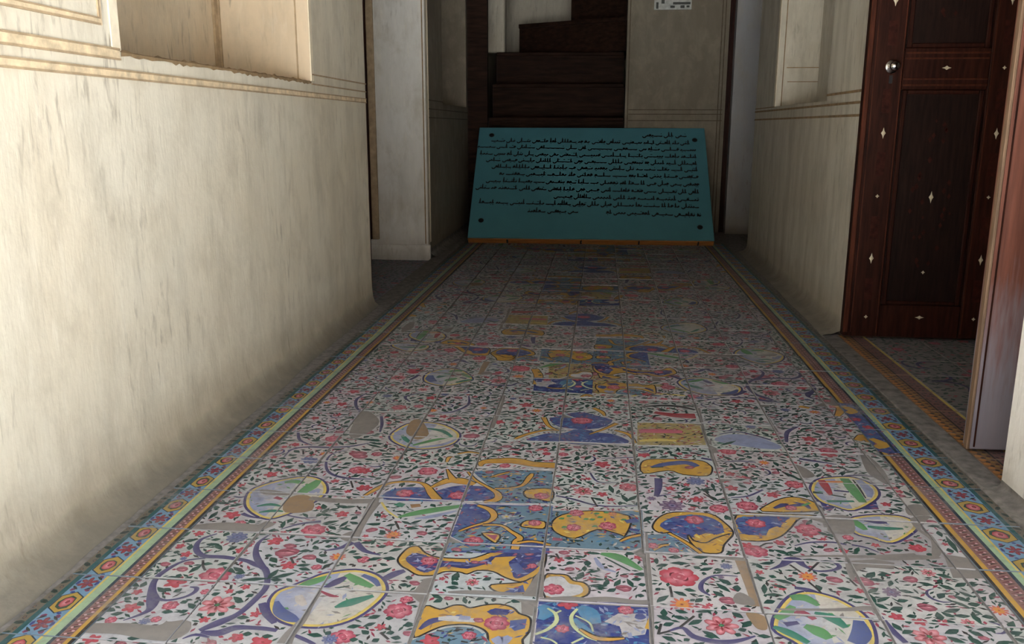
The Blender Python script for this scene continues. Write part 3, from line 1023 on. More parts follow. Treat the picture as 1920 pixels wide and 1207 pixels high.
L n 11 342,1965 357,1973
L n 11 437,2023 457,2007
L n 11 436,2029 454,2037
L n 11 453,1971 478,1980
L n 11 422,1755 438,1743
L n 11 481,1776 507,1755
L n 11 502,1768 508,1751
L n 11 537,2240 577,2266
L n 11 575,2233 594,2228
L n 11 662,2232 687,2221
L n 11 473,2109 510,2056
L n 11 495,2073 515,2056
L n 11 463,2175 469,2141
L n 11 480,2170 498,2172
L n 11 340,2278 390,2322
L n 11 534,2315 552,2332
L n 11 586,2305 609,2300
L n 11 252,1872 261,1867
L n 11 -627,2204 -594,2216
L n 11 -608,2183 -575,2187
L n 11 -667,2216 -625,2205
L n 11 -781,2188 -753,2191
L n 11 -731,2334 -724,2370
L n 11 -665,2470 -632,2464
L n 11 -551,2463 -526,2475
L n 11 -481,2590 -470,2560
L n 11 -395,2336 -369,2322
L n 11 -365,2410 -340,2404
S k 5,5,5 -775,1511 -764,1488 -752,1472
S k 5,5 -708,1407 -713,1421
S k 5,5 -674,1410 -679,1424
S k 5,5 -605,1542 -591,1519
S k 5,5 -528,1502 -513,1531
S k 5,5 -594,1595 -603,1589
S k 5,5 -333,1398 -320,1406
S k 5,5 -359,1302 -340,1283
S k 5,5,5 148,1510 149,1488 149,1471
S k 5,5 155,1371 183,1410
S k 5,5 116,1344 123,1378
S k 5,5 117,1346 137,1357
S k 5,5 183,1587 194,1596
S k 5,5 392,1621 407,1593
S k 5,5 452,1638 423,1597
S k 5,5,5 414,1557 424,1532 428,1518
S k 5,5 495,1574 502,1550
S k 5,5,5 346,1692 361,1707 376,1711
S k 5,5 -593,1928 -576,1888
S k 5,5 -779,2117 -768,2089
S k 5,5 -539,1791 -524,1771
S k 5,5,5 -5,1898 9,1850 11,1845
S k 5,5 259,1950 279,1918
S k 5,5 473,2109 484,2078
S k 5,5 556,1737 566,1743
S k 5,5 263,1968 280,1913
S k 5,5 -73,1617 -66,1596
S k 5,5 -334,1401 -320,1406
S k 9,8 -689,1290 -682,1290
S k 9,8 -751,1510 -743,1511
S k 9,8 -710,1506 -702,1507
S k 9,8 -853,1432 -846,1433
S k 9,8 -857,1394 -850,1395
S k 9,8 -724,1373 -717,1374
S k 9,8 -651,1465 -644,1466
S k 9,8 -432,1528 -425,1529
S k 9,8 -602,1310 -596,1311
S k 9,8 -381,1371 -375,1372
S k 9,8 -473,1524 -466,1524
S k 9,8 -655,1533 -648,1533
S k 9,8 -248,1421 -242,1422
S k 9,8 -180,1428 -174,1429
S k 9,8 -90,1547 -83,1548
S k 9,8 213,1469 220,1470
S k 9,8 257,1451 264,1452
S k 9,8 24,1569 31,1570
S k 9,8 530,1620 537,1621
S k 9,8 496,1618 503,1619
S k 9,8 446,1531 452,1532
S k 9,8 364,1584 371,1585
S k 9,8 641,1709 649,1710
S k 9,8 -855,1906 -846,1907
S k 9,8 -825,1903 -817,1904
S k 9,8 -812,1683 -804,1684
S k 9,8 -858,1674 -850,1674
S k 9,8 -36,1848 -28,1849
S k 9,8 -116,2139 -106,2140
S k 9,8 462,2082 471,2083
S k 9,8 485,2130 494,2131
S k 9,8 598,2299 608,2300
S k 9,8 -424,1645 -416,1646
S k 9,8 -477,1725 -469,1726
S x 8,28,34,44,70,20 -906,1252 -868,1260 -804,1265 -747,1260 -717,1273 -705,1299
S x 4,8,13,20,26 -503,1418 -505,1369 -504,1327 -511,1283 -511,1252
S x 4,10,14 -452,1434 -388,1434 -306,1439
Q x 0 -339,1432 -308,1439 -304,1352 -299,1302 -308,1335 -312,1404
Q x 0 -322,1489 -299,1499 -297,1437 -345,1432 -329,1448
Q x 0 -97,1625 -103,1584 -110,1563 -99,1556 -127,1446 -89,1445 -92,1533
S x 5,14,8 -266,1444 -215,1449 -127,1451
S x 6,16,18 -95,1439 -38,1447 10,1438
Q x 0 -127,1424 -98,1430 -101,1380 -123,1387
S z 24,22,18,22 297,1631 300,1556 300,1487 300,1456
P x 0 262,1483 277,1502 296,1483 296,1459 264,1462
P z 0 277,1434 307,1424 305,1383 289,1381 280,1405
S x 8,18,16,24 -28,1443 27,1451 82,1446 109,1446
S x 5,8,9 114,1726 111,1517 104,1319
S x 5,12,16 210,1641 269,1633 305,1632
Q x 0 516,1651 568,1663 603,1652 592,1623 541,1625 507,1598
S x 8,14,8 511,1655 505,1606 501,1574
S x 6,10,16,10 334,1451 442,1461 505,1473 510,1455
S x 5,8,14,18 399,1655 474,1665 565,1673 658,1689
P x 0 714,1926 746,1943 763,1921 775,1895 732,1881 705,1882
P x 0 703,1864 752,1883 727,1844 707,1808 721,1784 717,1719 700,1687 689,1693 710,1758 699,1807
Q x 0 714,1700 775,1684 774,1644 760,1607 695,1600
P x 0 571,1673 621,1690 691,1690 698,1679 613,1663 575,1662
P z 0 -712,1799 -696,1834 -659,1827 -633,1757 -690,1740
S x 26,40,36,30 -864,1648 -802,1660 -724,1661 -703,1690
S x 20,24,26 -660,1821 -581,1813 -495,1823
S x 30,18,14,10 -503,1816 -503,1747 -501,1688 -496,1641
P x 0 -532,1638 -510,1668 -492,1633 -510,1622
P x 0 -791,1859 -739,1853 -712,1833 -775,1831
P x 0 514,1853 572,1859 558,1775 508,1774 510,1808
P x 0 712,2281 730,2204 731,2124 717,2048 699,2082 687,2139
S x 8,10,16 517,1900 512,1853 509,1798
P x 0 514,2167 540,2136 550,2091 519,2075 515,2113
P x 0 321,2338 315,2201 317,2118 303,2185
P z 0 -538,2295 -542,2381 -515,2393 -468,2278 -489,2228 -518,2256
P x 0 -705,2337 -713,2464 -656,2414 -630,2336 -658,2225 -688,2238
S x 4,6,5 -844,2440 -720,2444 -537,2455
S x 8,10,14 -295,2663 -293,2501 -298,2347
S x 10,12,22 316,2598 308,2340 320,2218
S x 6,8,10 512,2701 514,2508 517,2404
P x 0 705,2733 795,2743 885,2712 819,2674 741,2675"""
LAY = [0]
def nl(): LAY[0] += 1; return LAY[0]
def spline(pts, sub, closed=False):
    n = len(pts)
    if n < 3: return list(pts)
    out = []
    for i in range(n if closed else n - 1):
        if closed: p0, p1, p2, p3 = pts[i - 1], pts[i], pts[(i + 1) % n], pts[(i + 2) % n]
        else: p0, p1, p2, p3 = pts[max(i - 1, 0)], pts[i], pts[i + 1], pts[min(i + 2, n - 1)]
        for k in range(sub):
            t = k / sub; t2 = t * t; t3 = t2 * t
            out.append(tuple(0.5 * (2 * b + (c - a) * t + (2 * a - 5 * b + 4 * c - d) * t2 + (3 * b - a - 3 * c + d) * t3) for a, b, c, d in zip(p0, p1, p2, p3)))
    if not closed: out.append(pts[-1])
    return out
def ribbon(pts, col, col2=None, sub=4, closed=False):
    """pts: (x, y, width) in mm -> triangles ((x,y)*3, colours*3)"""
    q = spline(pts, sub, closed); L = []; n = len(q)
    for i, (x, y, w) in enumerate(q):
        a = q[i - 1] if (i or closed) else q[0]; b = q[(i + 1) % n] if (i < n - 1 or closed) else q[-1]
        dx, dy = b[0] - a[0], b[1] - a[1]; d = math.hypot(dx, dy) or 1
        h = max(w, 0.4) / 2; L.append(((x - dy / d * h, y + dx / d * h), (x + dy / d * h, y - dx / d * h)))
    c2 = col2 or col; T = []; ly = nl()
    for i in range(n if closed else n - 1):
        (a, b), (c, d) = L[i], L[(i + 1) % n]
        T.append((a, b, d, col, c2, c2, ly)); T.append((a, d, c, col, c2, col, ly))
    return T
def ell(cx, cy, rx, ry, rot, cc, ce, n=9, jit=0.12):
    ca, sa = math.cos(rot), math.sin(rot); P = []
    for k in range(n):
        a = 2 * math.pi * k / n; j = 1 + rng.uniform(-jit, jit); x, y = rx * math.cos(a) * j, ry * math.sin(a) * j
        P.append((cx + x * ca - y * sa, cy + x * sa + y * ca))
    ly = nl()
    return [((cx, cy), P[k], P[(k + 1) % n], cc, ce, ce, ly) for k in range(n)]
def poly(P, col):
    tris = tessellate_polygon([[Vector((x, y, 0)) for x, y in P]])
    ly = nl()
    return [(P[a], P[b], P[c], col, col, col, ly) for a, b, c in tris]
def speckle(T, cols, per):
    out = []
    for (a, b, c, *_) in T:
        ar = abs((b[0] - a[0]) * (c[1] - a[1]) - (b[1] - a[1]) * (c[0] - a[0])) / 2; n = ar / per; n = int(n) + (rng.random() < n % 1)
        for _k in range(n):
            u, v = rng.random(), rng.random()
            if u + v > 1: u, v = 1 - u, 1 - v
            x = a[0] + (b[0] - a[0]) * u + (c[0] - a[0]) * v; y = a[1] + (b[1] - a[1]) * u + (c[1] - a[1]) * v
            an = rng.gauss(0.2, 0.8); l = rng.uniform(5, 12); w = rng.uniform(3, 8); dx, dy = math.cos(an), math.sin(an)
            cc = PAL[rng.choice(cols)]
            p = [(x - dx * l, y - dy * l), (x + dy * w / 2, y - dx * w / 2), (x + dx * l, y + dy * l), (x - dy * w / 2, y + dx * w / 2)]
            ly = nl(); out += [(p[0], p[1], p[2], cc, cc, cc, ly), (p[0], p[2], p[3], cc, cc, cc, ly)]
    return out
SPK = dict(b=['b3', 'b3', 'b2', 'b4', 'm', 'v2'], l=['b3', 'dk', 'b4', 'k', 'k2', 'c', 'n', 'g'], v2=['b3', 'b', 'b2', 'm'], b3=['b4', 'b', 'v2', 'b2'], y3=['c', 'g', 'k', 'n', 'k2', 'm'], w2=['x', 'k2', 'b2'])
def mixc(a, b, t): return tuple(x * (1 - t) + y * t for x, y in zip(a, b))
def leaf(x, y, x2, y2, w, col):
    mx, my = (x + x2) / 2 + rng.uniform(-2, 2), (y + y2) / 2 + rng.uniform(-2, 2)
    c = mixc(PAL[col], (0.008, 0.03, 0.035), rng.uniform(0, 0.6)) if col == 'n' else PAL[col]
    return ribbon([(x, y, 1.2), (mx, my, w), (x2, y2, 0.6)], c, mixc(c, PAL['n3'], 0.18), 2)
def flower(kind, x, y, d):
    T = []; R_ = d / 2; a0 = rng.uniform(0, 6.28); far = y > 3400
    def petals(n, dist, rx, ry, cc, ce, off=0.0, m=8):
        for k in range(n):
            a = a0 + off + 2 * math.pi * k / n
            T.extend(ell(x + math.cos(a) * dist, y + math.sin(a) * dist, rx, ry, a, cc, mixc(ce, cc, rng.uniform(0, 0.35)), 6 if far else m))
    W, LP, PK, CR, DR = PAL['w'], PAL['lp'], PAL['p'], PAL['r'], PAL['dr']
    if kind in 'pP':
        red = CR if kind == 'P' else PAL['c']
        petals(7, R_ * 0.58, R_ * 0.45, R_ * 0.42, mixc(PK, red, 0.3), red); petals(6, R_ * 0.42, R_ * 0.40, R_ * 0.36, mixc(LP, PK, 0.55), mixc(PK, red, 0.55), 0.4)
        T.extend(ell(x - R_ * 0.05, y, R_ * 0.40, R_ * 0.36, a0, PK, mixc(PK, red, 0.6)))
        if not far:
            for k in range(4):
                a = a0 + 1.57 * k; rr = R_ * (0.32 + 0.12 * (k % 2))
                T.extend(ribbon([(x + rr * math.cos(a), y + rr * math.sin(a), 1), (x + rr * 1.1 * math.cos(a + 0.5), y + rr * 1.1 * math.sin(a + 0.5), R_ * 0.13), (x + rr * math.cos(a + 1.1), y + rr * math.sin(a + 1.1), 1)], DR if k % 2 else LP, None, 2))
        T.extend(ell(x, y, R_ * 0.17, R_ * 0.14, a0, LP, red, 6))
    elif kind == 'f':
        petals(7, R_ * 0.60, R_ * 0.40, R_ * 0.27, LP, mixc(CR, DR, 0.3)); petals(7, R_ * 0.34, R_ * 0.26, R_ * 0.08, DR, CR, 0.2, 6); T.extend(ell(x, y, R_ * 0.17, R_ * 0.17, 0, PAL['n2'], PAL['n'], 7))
    elif kind == 'r':
        petals(5, R_ * 0.50, R_ * 0.52, R_ * 0.34, mixc(PK, CR, 0.6), CR); T.extend(ell(x, y, R_ * 0.45, R_ * 0.38, a0, PK, mixc(PK, CR, 0.7), 7)); T.extend(ell(x + R_ * 0.2, y, R_ * 0.14, R_ * 0.2, a0, DR, CR, 5))
    elif kind == 'm':
        MV = PAL['m']; a = rng.uniform(-0.5, 0.5)
        T.extend(ell(x, y, R_ * 1.05, R_ * 0.78, a, mixc(MV, LP, 0.4), mixc(MV, DR, 0.35))); T.extend(ell(x + R_ * 0.25, y + R_ * 0.1, R_ * 0.5, R_ * 0.4, a, LP, MV, 7)); T.extend(ribbon([(x - R_, y, 1), (x, y + R_ * 0.25, R_ * 0.2), (x + R_ * 0.9, y, 1)], DR, None, 2))
    elif kind == 'o':
        OR = PAL['o']; petals(10, R_ * 0.66, R_ * 0.36, R_ * 0.17, mixc(OR, CR, 0.4), mixc(CR, PK, 0.5)); T.extend(ell(x, y, R_ * 0.62, R_ * 0.55, a0, PAL['g'], OR)); T.extend(ell(x, y, R_ * 0.22, R_ * 0.2, a0, DR, OR, 6))
    elif kind in 'Bv':
        BL = PAL['b'] if kind == 'B' else mixc(PAL['v'], PAL['m'], 0.35); DB = PAL['v2'] if kind == 'B' else PAL['v']
        petals(8, R_ * 0.62, R_ * 0.36, R_ * 0.25, mixc(BL, W, 0.35), mixc(BL, DB, 0.4)); T.extend(ell(x, y, R_ * 0.45, R_ * 0.42, a0, PAL['b2'], BL)); T.extend(ell(x, y, R_ * 0.14, R_ * 0.14, a0, DB, DB, 6))
    elif kind == 'y':
        petals(5, R_ * 0.55, R_ * 0.4, R_ * 0.3, W, PAL['l']); T.extend(ell(x, y, R_ * 0.35, R_ * 0.35, a0, PAL['g'], PAL['y'], 7))
    return T
def build_item(line, mirror, dy):
    t, col, ws, *pp = line.split(); pts = []
    for p in pp:
        a, b = p.split(','); pts.append(((-107 - int(a)) if mirror else int(a), int(b) + dy))
    W_ = [float(w) for w in ws.split(',')]; c = PAL.get(col, (1, 1, 1)); far = pts[0][1] > 3400; sub = 2 if far else 4
    if t == 'S': return ribbon([(x, y, w) for (x, y), w in zip(pts, W_)], mixc(c, PAL['k'], 0.05), mixc(c, PAL['w'], 0.10), sub)
    if t in 'PQ':
        T = poly(spline(pts, 2 if far else 3, True) if t == 'P' else pts, c)
        return T + (speckle(T, SPK[col], 170 if not far else 600) if col in SPK else [])
    if t == 'M':
        q = spline(pts, 2 if far else 4, True); T = ribbon([(x, y, 20) for x, y in q], PAL['v'], None, 1, True)
        cx = sum(p[0] for p in q) / len(q); cy = sum(p[1] for p in q) / len(q); ly = nl()
        for k in range(len(q)):
            a, b = q[k], q[(k + 1) % len(q)]; e = PAL['b2'] if a[0] < cx else mixc(PAL['w'], PAL['y'], 0.25)
            T.append(((cx, cy), a, b, PAL['w'], e, e, ly))
        T += speckle(T[-len(q):], ['k2', 'k2', 'b2', 'w2', 'x', 'n2'], 420)
        return T + ribbon([(x, y, 7) for x, y in q], PAL['y'], mixc(PAL['y'], PAL['o2'], 0.3), 1, True)
    if t == 'G':
        q = [(x, y, w) for (x, y), w in zip(pts, W_)]
        return ribbon([(x, y + 1.5, w + 5) for x, y, w in q], PAL['k'], None, sub) + ribbon(q, c, mixc(c, PAL['o'], 0.25), sub)
    if t == 'C':
        q = spline(pts, 2 if far else 3, True)
        T = poly(q, c)
        return T + speckle(T, ['o2', 'g', 'y', 'o2', 'b'], 500) + ribbon([(x, y, 4.5) for x, y in q], PAL['k'], None, 1, True)
    if t == 'R': return flower(col, pts[0][0], pts[0][1], W_[0])
    if t == 'L': return leaf(*pts[0], *pts[1], W_[0] * 1.25, col)
lines = DATA.strip().split('\n')
XA, XB, TP, YR = -865.0, 758.0, 204.5, 1436.0
items = []
for rep in range(4):
    for ln in lines:
        if rep and ln[0] in 'SPQ' and ln.split()[1] in 'xz' and rng.random() < 0.6: continue
        items.append(build_item(ln, rep % 2 == 1, round(rep * 7 * TP)))
for ln in lines:       # continue the design towards the threshold, below the frame
    ys = [int(p.split(',')[1]) for p in ln.split()[3:]]
    if min(ys) > 2200 and max(ys) < 2640: items.append(build_item(ln, True, round(-7 * TP)))
# coverage grid, then small sprigs, buds and dots in what is left white
CELL = 7.0; cover = set()
for T in items:
    for t in T:
        (ax, ay), (bx, by), (cx, cy) = t[:3]
        n = max(1, int(max(abs(ax - bx), abs(ay - by), abs(ax - cx), abs(ay - cy)) / CELL) + 1)
        for i in range(n + 1):
            for j in range(n + 1 - i):
                u, v = i / n, j / n; cover.add((int((ax + (bx - ax) * u + (cx - ax) * v) // CELL), int((ay + (by - ay) * u + (cy - ay) * v) // CELL)))
def free(x, y, r):
    k = int(r // CELL) + 1; i, j = int(x // CELL), int(y // CELL)
    return all((i + a, j + b) not in cover for a in range(-k, k + 1) for b in range(-k, k + 1))
filler = []
def mark(T):
    for t in T:
        for p in t[:3]: cover.add((int(p[0] // CELL), int(p[1] // CELL)))
def sprig_field(x0, x1, y0, y1, step):
    y = y0
    while y < y1:
        x = x0
        while x < x1:
            px, py = x + rng.uniform(-0.4, 0.4) * step, y + rng.uniform(-0.4, 0.4) * step
            u = rng.random()
            if free(px, py, 6):
                if u < 0.20: filler.append(flower('r' if u < 0.12 else 'm', px, py, rng.uniform(13, 22)))
                else:
                    a = rng.gauss(0.2, 0.9); l = rng.uniform(20, 38)
                    filler.append(leaf(px - l / 2 * math.cos(a), py - l / 2 * math.sin(a), px + l / 2 * math.cos(a), py + l / 2 * math.sin(a), rng.uniform(10, 17), 'n')); mark(filler[-1])
            elif (int(px // CELL), int(py // CELL)) not in cover and u < 0.75:
                a = rng.gauss(0.2, 0.9); l = rng.uniform(9, 19); cc = 'n' if u < 0.45 else ('k' if u < 0.55 else 'c')
                filler.append(ribbon([(px - l / 2 * math.cos(a), py - l / 2 * math.sin(a), 1), (px, py, rng.uniform(4, 8)), (px + l / 2 * math.cos(a), py + l / 2 * math.sin(a), 1)], PAL[cc], None, 1))
            x += step
        y += step
for _ in range(5200):      # mid-size blooms and curling tendrils in the larger gaps
    x, y = rng.uniform(XA, XB), rng.uniform(950, 6500)
    if free(x, y, 16):
        if rng.random() < 0.62: T = flower(rng.choice('rrpmmfBo'), x, y, rng.uniform(24, 36))
        else:
            a = rng.uniform(0, 6.28); r = rng.uniform(14, 26)
            T = ribbon([(x + r * math.cos(a + k * 0.7), y + r * math.sin(a + k * 0.7), 1.5 + 5 * math.sin(k / 5 * 3.1)) for k in range(6)], PAL['v'], None, 2)
        filler.append(T); mark(T)
sprig_field(XA, XB, 950, 3400, 12); sprig_field(XA, XB, 3400, 6500, 14)
sprig_field(1110, 2130, 2080, 3640, 24); sprig_field(-2200, -1110, 4030, 5620, 26)
def rnd_motifs(x0, x1, y0, y1, n):
    for _ in range(n):
        x, y = rng.uniform(x0, x1), rng.uniform(y0, y1)
        if rng.random() < 0.5: items.append(flower(rng.choice('prrmfB'), x, y, rng.uniform(26, 50)))
        else:
            a = rng.uniform(0, 6.28); r = rng.uniform(40, 80)
            items.append(ribbon([(x + r * math.cos(a + k * 0.6), y + r * math.sin(a + k * 0.6), 3 + 9 * math.sin(k / 5 * 3.1)) for k in range(6)], PAL['v'], None, 2))
rnd_motifs(1110, 2130, 2080, 3640, 90); rnd_motifs(-2200, -1110, 4030, 5620, 70)
items = filler + items
# border bands (left and right), mm
def bands(side):
    T = []; A, B = 950.0, 6900.0
    def bar(x0, x1, c): ly = nl(); T.append([((x0, A), (x1, A), (x1, B), c, c, c, ly), ((x0, A), (x1, B), (x0, B), c, c, c, ly)])
    P = PAL
    if side < 0: edges = [(-1008, -988, 'dg'), (-988, -977, 'tl'), (-977, -931, 'bl'), (-931, -926, 'y'), (-926, -909, 'gr'), (-909, -902, 'dk'), (-902, -882, 'br'), (-882, -874, 'g'), (-874, -865, 'k')]; bc, bw, rc, tc = -954, 46, -891, -998
    else: edges = [(758, 767, 'k'), (767, 778, 'g'), (778, 810, 'br'), (810, 818, 'dk'), (818, 831, 'gr'), (831, 836, 'y'), (836, 898, 'bl'), (898, 909, 'tl'), (909, 930, 'dg')]; bc, bw, rc, tc = 867, 62, 794, 920
    for a, b, c in edges: bar(a, b, P[c])
    y = 1336 - 138.5 * 3 if side < 0 else 1800 - 138.5 * 6
    k = 0
    while y < 6850:
        far = y > 3300; n = 6 if far else 8
        # gold hexagon with red rose, then red star flower on blue
        h = 36; w = bw * 0.46
        hexa = [(bc, y - h), (bc + w, y - h * 0.55), (bc + w, y + h * 0.55), (bc, y + h), (bc - w, y + h * 0.55), (bc - w, y - h * 0.55)]
        T.append(poly(hexa, P['hg']) + ribbon([(a, b, 3) for a, b in hexa], P['dk'], None, 1, True))
        T.append(ell(bc, y, w * 0.72, h * 0.62, 0, P['hn'], P['hn'], n)); T.append(ell(bc, y, w * 0.55, h * 0.5, 0, P['lp'], P['r'], n)); T.append(ell(bc + 2, y + 2, w * 0.2, h * 0.2, 0, P['r'], P['dr'], 5))
        ym = y + 69
        for q in range(6):
            a = q * 1.047 + 0.5; T.append(ell(bc + math.cos(a) * 10, ym + math.sin(a) * 12, 9, 5, a, P['r'], P['dr'], 6))
        T.append(ell(bc, ym, 5, 5, 0, P['v'], P['c'], 5))
        for sx in (-1, 1):
            for dy in (-24, 24):
                T.append(ell(bc + sx * bw * 0.30, ym + dy, 5, 7, 0.5 * sx, P['v'], P['c'], 6)); T.append(leaf(bc + sx * bw * 0.15, ym + dy, bc + sx * bw * 0.44, ym + dy * 0.5, 6, 'k'))
            T.append(ell(bc + sx * bw * 0.40, ym, 4, 9, 0, P['b3'], P['b3'], 5)); T.append(ell(bc + sx * bw * 0.2, ym + 34 * sx, 5, 4, 0, P['b3'], P['b3'], 5))
        # outer ragged leaf teeth
        for q in range(4):
            yy = y + q * 34.6; T.append(ell(tc + rng.uniform(-4, 6) * -side, yy, 6, 10, rng.uniform(0, 3), P['k'], P['n'], 6)); T.append(ell(tc + rng.uniform(-7, 7), yy + 16, 4, 6, 0, P['o2'], P['dk'], 5))
        # guard stripe with winding maroon vine
        for q in range(8 if far else 14):
            yy = y + q * 138.5 / (8 if far else 14); s = 1 if q % 2 else -1; hw = 8 if side < 0 else 12
            T.append(ribbon([(rc - hw, yy, 1), (rc + s * 2, yy + 5, 4.5), (rc + hw, yy + 9, 1)], P['dr'] if q % 2 else P['k'], None, 1))
            T.append(ell(rc + s * hw * 0.5, yy + 4, 3.2, 2.8, 0, P['w'], P['lp'], 5))
        y += 138.5
    return T
def inner_band():
    T = []
    def bar(x0, x1, c): ly = nl(); T.append([((x0, 2050), (x1, 2050), (x1, 3640), c, c, c, ly), ((x0, 2050), (x1, 3640), (x0, 3640), c, c, c, ly)])
    bar(1000, 1046, PAL['o2']); bar(1046, 1052, PAL['k']); bar(1052, 1096, PAL['br']); bar(1096, 1106, PAL['y'])
    y = 2050
    while y < 3630:
        T.append(ell(1012, y, 9, 9, 0, PAL['g'], PAL['o'], 7)); T.append(ell(1032, y + 14, 9, 9, 0, PAL['g'], PAL['o2'], 7)); T.append(ell(1020, y + 14, 7, 6, 0, PAL['k'], PAL['k'], 5)); T.append(ell(1038, y, 6, 6, 0, PAL['dr'], PAL['k'], 5))
        for x in (1060, 1074, 1088): T.append(ell(x + rng.uniform(-3, 3), y + rng.uniform(-8, 8), 6, 4, rng.uniform(0, 3), PAL[rng.choice(['dk', 'c', 'n', 'l'])], PAL['k'], 5))
        y += 28
    return T
border_items = bands(-1) + bands(1) + inner_band()
# repaired stretch of the right border: a blue and gold tile let into the stripes
patch = poly([(758, 2285), (778, 2270), (815, 2275), (818, 2480), (812, 2690), (760, 2700)], PAL['b'])
border_items += [patch, speckle(patch, SPK['b'], 120), ribbon([(760, 2310, 26), (790, 2335, 34), (768, 2380, 20)], PAL['g']), ribbon([(762, 2600, 24), (786, 2620, 30), (766, 2670, 22)], PAL['g']),
                 flower('r', 790, 2470, 42), flower('r', 772, 2540, 34), ribbon([(806, 2280, 8), (806, 2690, 8)], PAL['dk'])]

# ------------------------------------------------------------------ floor tiles
def clip(tri, Q):
    """Sutherland-Hodgman of a coloured triangle against convex polygon Q (counter-clockwise)."""
    pts = list(zip(tri[:3], tri[3:6]))
    n = len(Q)
    for i in range(n):
        (ax, ay), (bx, by) = Q[i], Q[(i + 1) % n]; ex, ey = bx - ax, by - ay
        D = [ex * (p[0][1] - ay) - ey * (p[0][0] - ax) for p in pts]
        if min(D) >= 0: continue
        out = []
        for j in range(len(pts)):
            k = (j + 1) % len(pts); d0, d1 = D[j], D[k]
            if d0 >= 0: out.append(pts[j])
            if (d0 >= 0) != (d1 >= 0):
                t = d0 / (d0 - d1); p, q = pts[j], pts[k]
                out.append(((p[0][0] + (q[0][0] - p[0][0]) * t, p[0][1] + (q[0][1] - p[0][1]) * t), mixc(p[1], q[1], t)))
        pts = out
        if len(pts) < 3: return None
    return pts
def bucket(itms):
    B = {}
    for idx, T in enumerate(itms):
        if not T: continue
        xs = [p[0] for t in T for p in t[:3]]; ys = [p[1] for t in T for p in t[:3]]
        for i in range(int(min(xs) // 100), int(max(xs) // 100) + 1):
            for j in range(int(min(ys) // 100), int(max(ys) // 100) + 1): B.setdefault((i, j), set()).add(idx)
    return B
BK_F, BK_B = bucket(items), bucket(border_items)
def tile(name, Q, itms, bk, base, parent, z=0.0, thick=0.012, cell=None):
    """Q: outline in mm, counter-clockwise and convex. Painted decoration is laid over the glaze in thin coats."""
    cx = sum(p[0] for p in Q) / len(Q); cy = sum(p[1] for p in Q) / len(Q); n = len(Q); V = []; Fc = []; Cc = []
    loc = lambda p, zz: ((p[0] - cx) / 1000, (p[1] - cy) / 1000, zz)
    side = mixc(base, PAL['x'], 0.8)
    inn = [(cx + (p[0] - cx) * 0.988, cy + (p[1] - cy) * 0.988) for p in Q]
    V += [loc(p, 0) for p in inn] + [loc(p, -0.0016) for p in Q] + [loc(p, -thick) for p in Q]
    Fc.append(tuple(range(n))); Cc.append([base] * n)
    for i in range(n):
        j = (i + 1) % n; Fc.append((n + i, n + j, j, i)); Cc.append([side, side, base, base]); Fc.append((2 * n + i, 2 * n + j, n + j, n + i)); Cc.append([side] * 4)
    x0, x1 = min(p[0] for p in Q), max(p[0] for p in Q); y0, y1 = min(p[1] for p in Q), max(p[1] for p in Q); ids = set()
    for i in range(int(x0 // 100), int(x1 // 100) + 1):
        for j in range(int(y0 // 100), int(y1 // 100) + 1): ids |= bk.get((i, j), set())
    zz = 0.0
    for idx in sorted(ids):
        last = None
        for t in itms[idx]:
            (ax, ay), (bx, by), (qx, qy) = t[:3]
            if max(ax, bx, qx) < x0 or min(ax, bx, qx) > x1 or max(ay, by, qy) < y0 or min(ay, by, qy) > y1: continue
            if (bx - ax) * (qy - ay) - (by - ay) * (qx - ax) < 0: t = (t[0], t[2], t[1], t[3], t[5], t[4], t[6])
            c = clip(t, inn)
            if not c: continue
            if t[6] != last: zz += 0.000004; last = t[6]
            b = len(V); V += [loc(p[0], zz) for p in c]; Fc.append(tuple(range(b, b + len(c)))); Cc.append([p[1] for p in c])
    me = bpy.data.meshes.new(name); me.from_pydata(V, [], Fc)
    at = me.color_attributes.new('paint', 'FLOAT_COLOR', 'CORNER')
    flat = [v for f in Cc for c in f for v in (c[0], c[1], c[2], 1.0)]
    at.data.foreach_set('color', flat); me.materials.append(M_GLAZE)
    o = bpy.data.objects.new(name, me); COL.objects.link(o); o.parent = parent
    o.location = (cx / 1000, cy / 1000, z); o.rotation_euler = (rng.gauss(0, 0.0022), rng.gauss(0, 0.0022), rng.gauss(0, 0.004))
    return o
floor = MB().box(-1.10, 1.10, Y0, 7.3, -0.14, -0.0035).out('floor', M_MORTAR, kind='structure', label='hall floor of hand painted flower tiles set in grey mortar', category='floor')
cols = [XA] + [-711 + 204 * k for k in range(8)] + [XB]
worn = {(7, 1): 0.55, (6, 1): 0.12, (4, 1): 0.18}
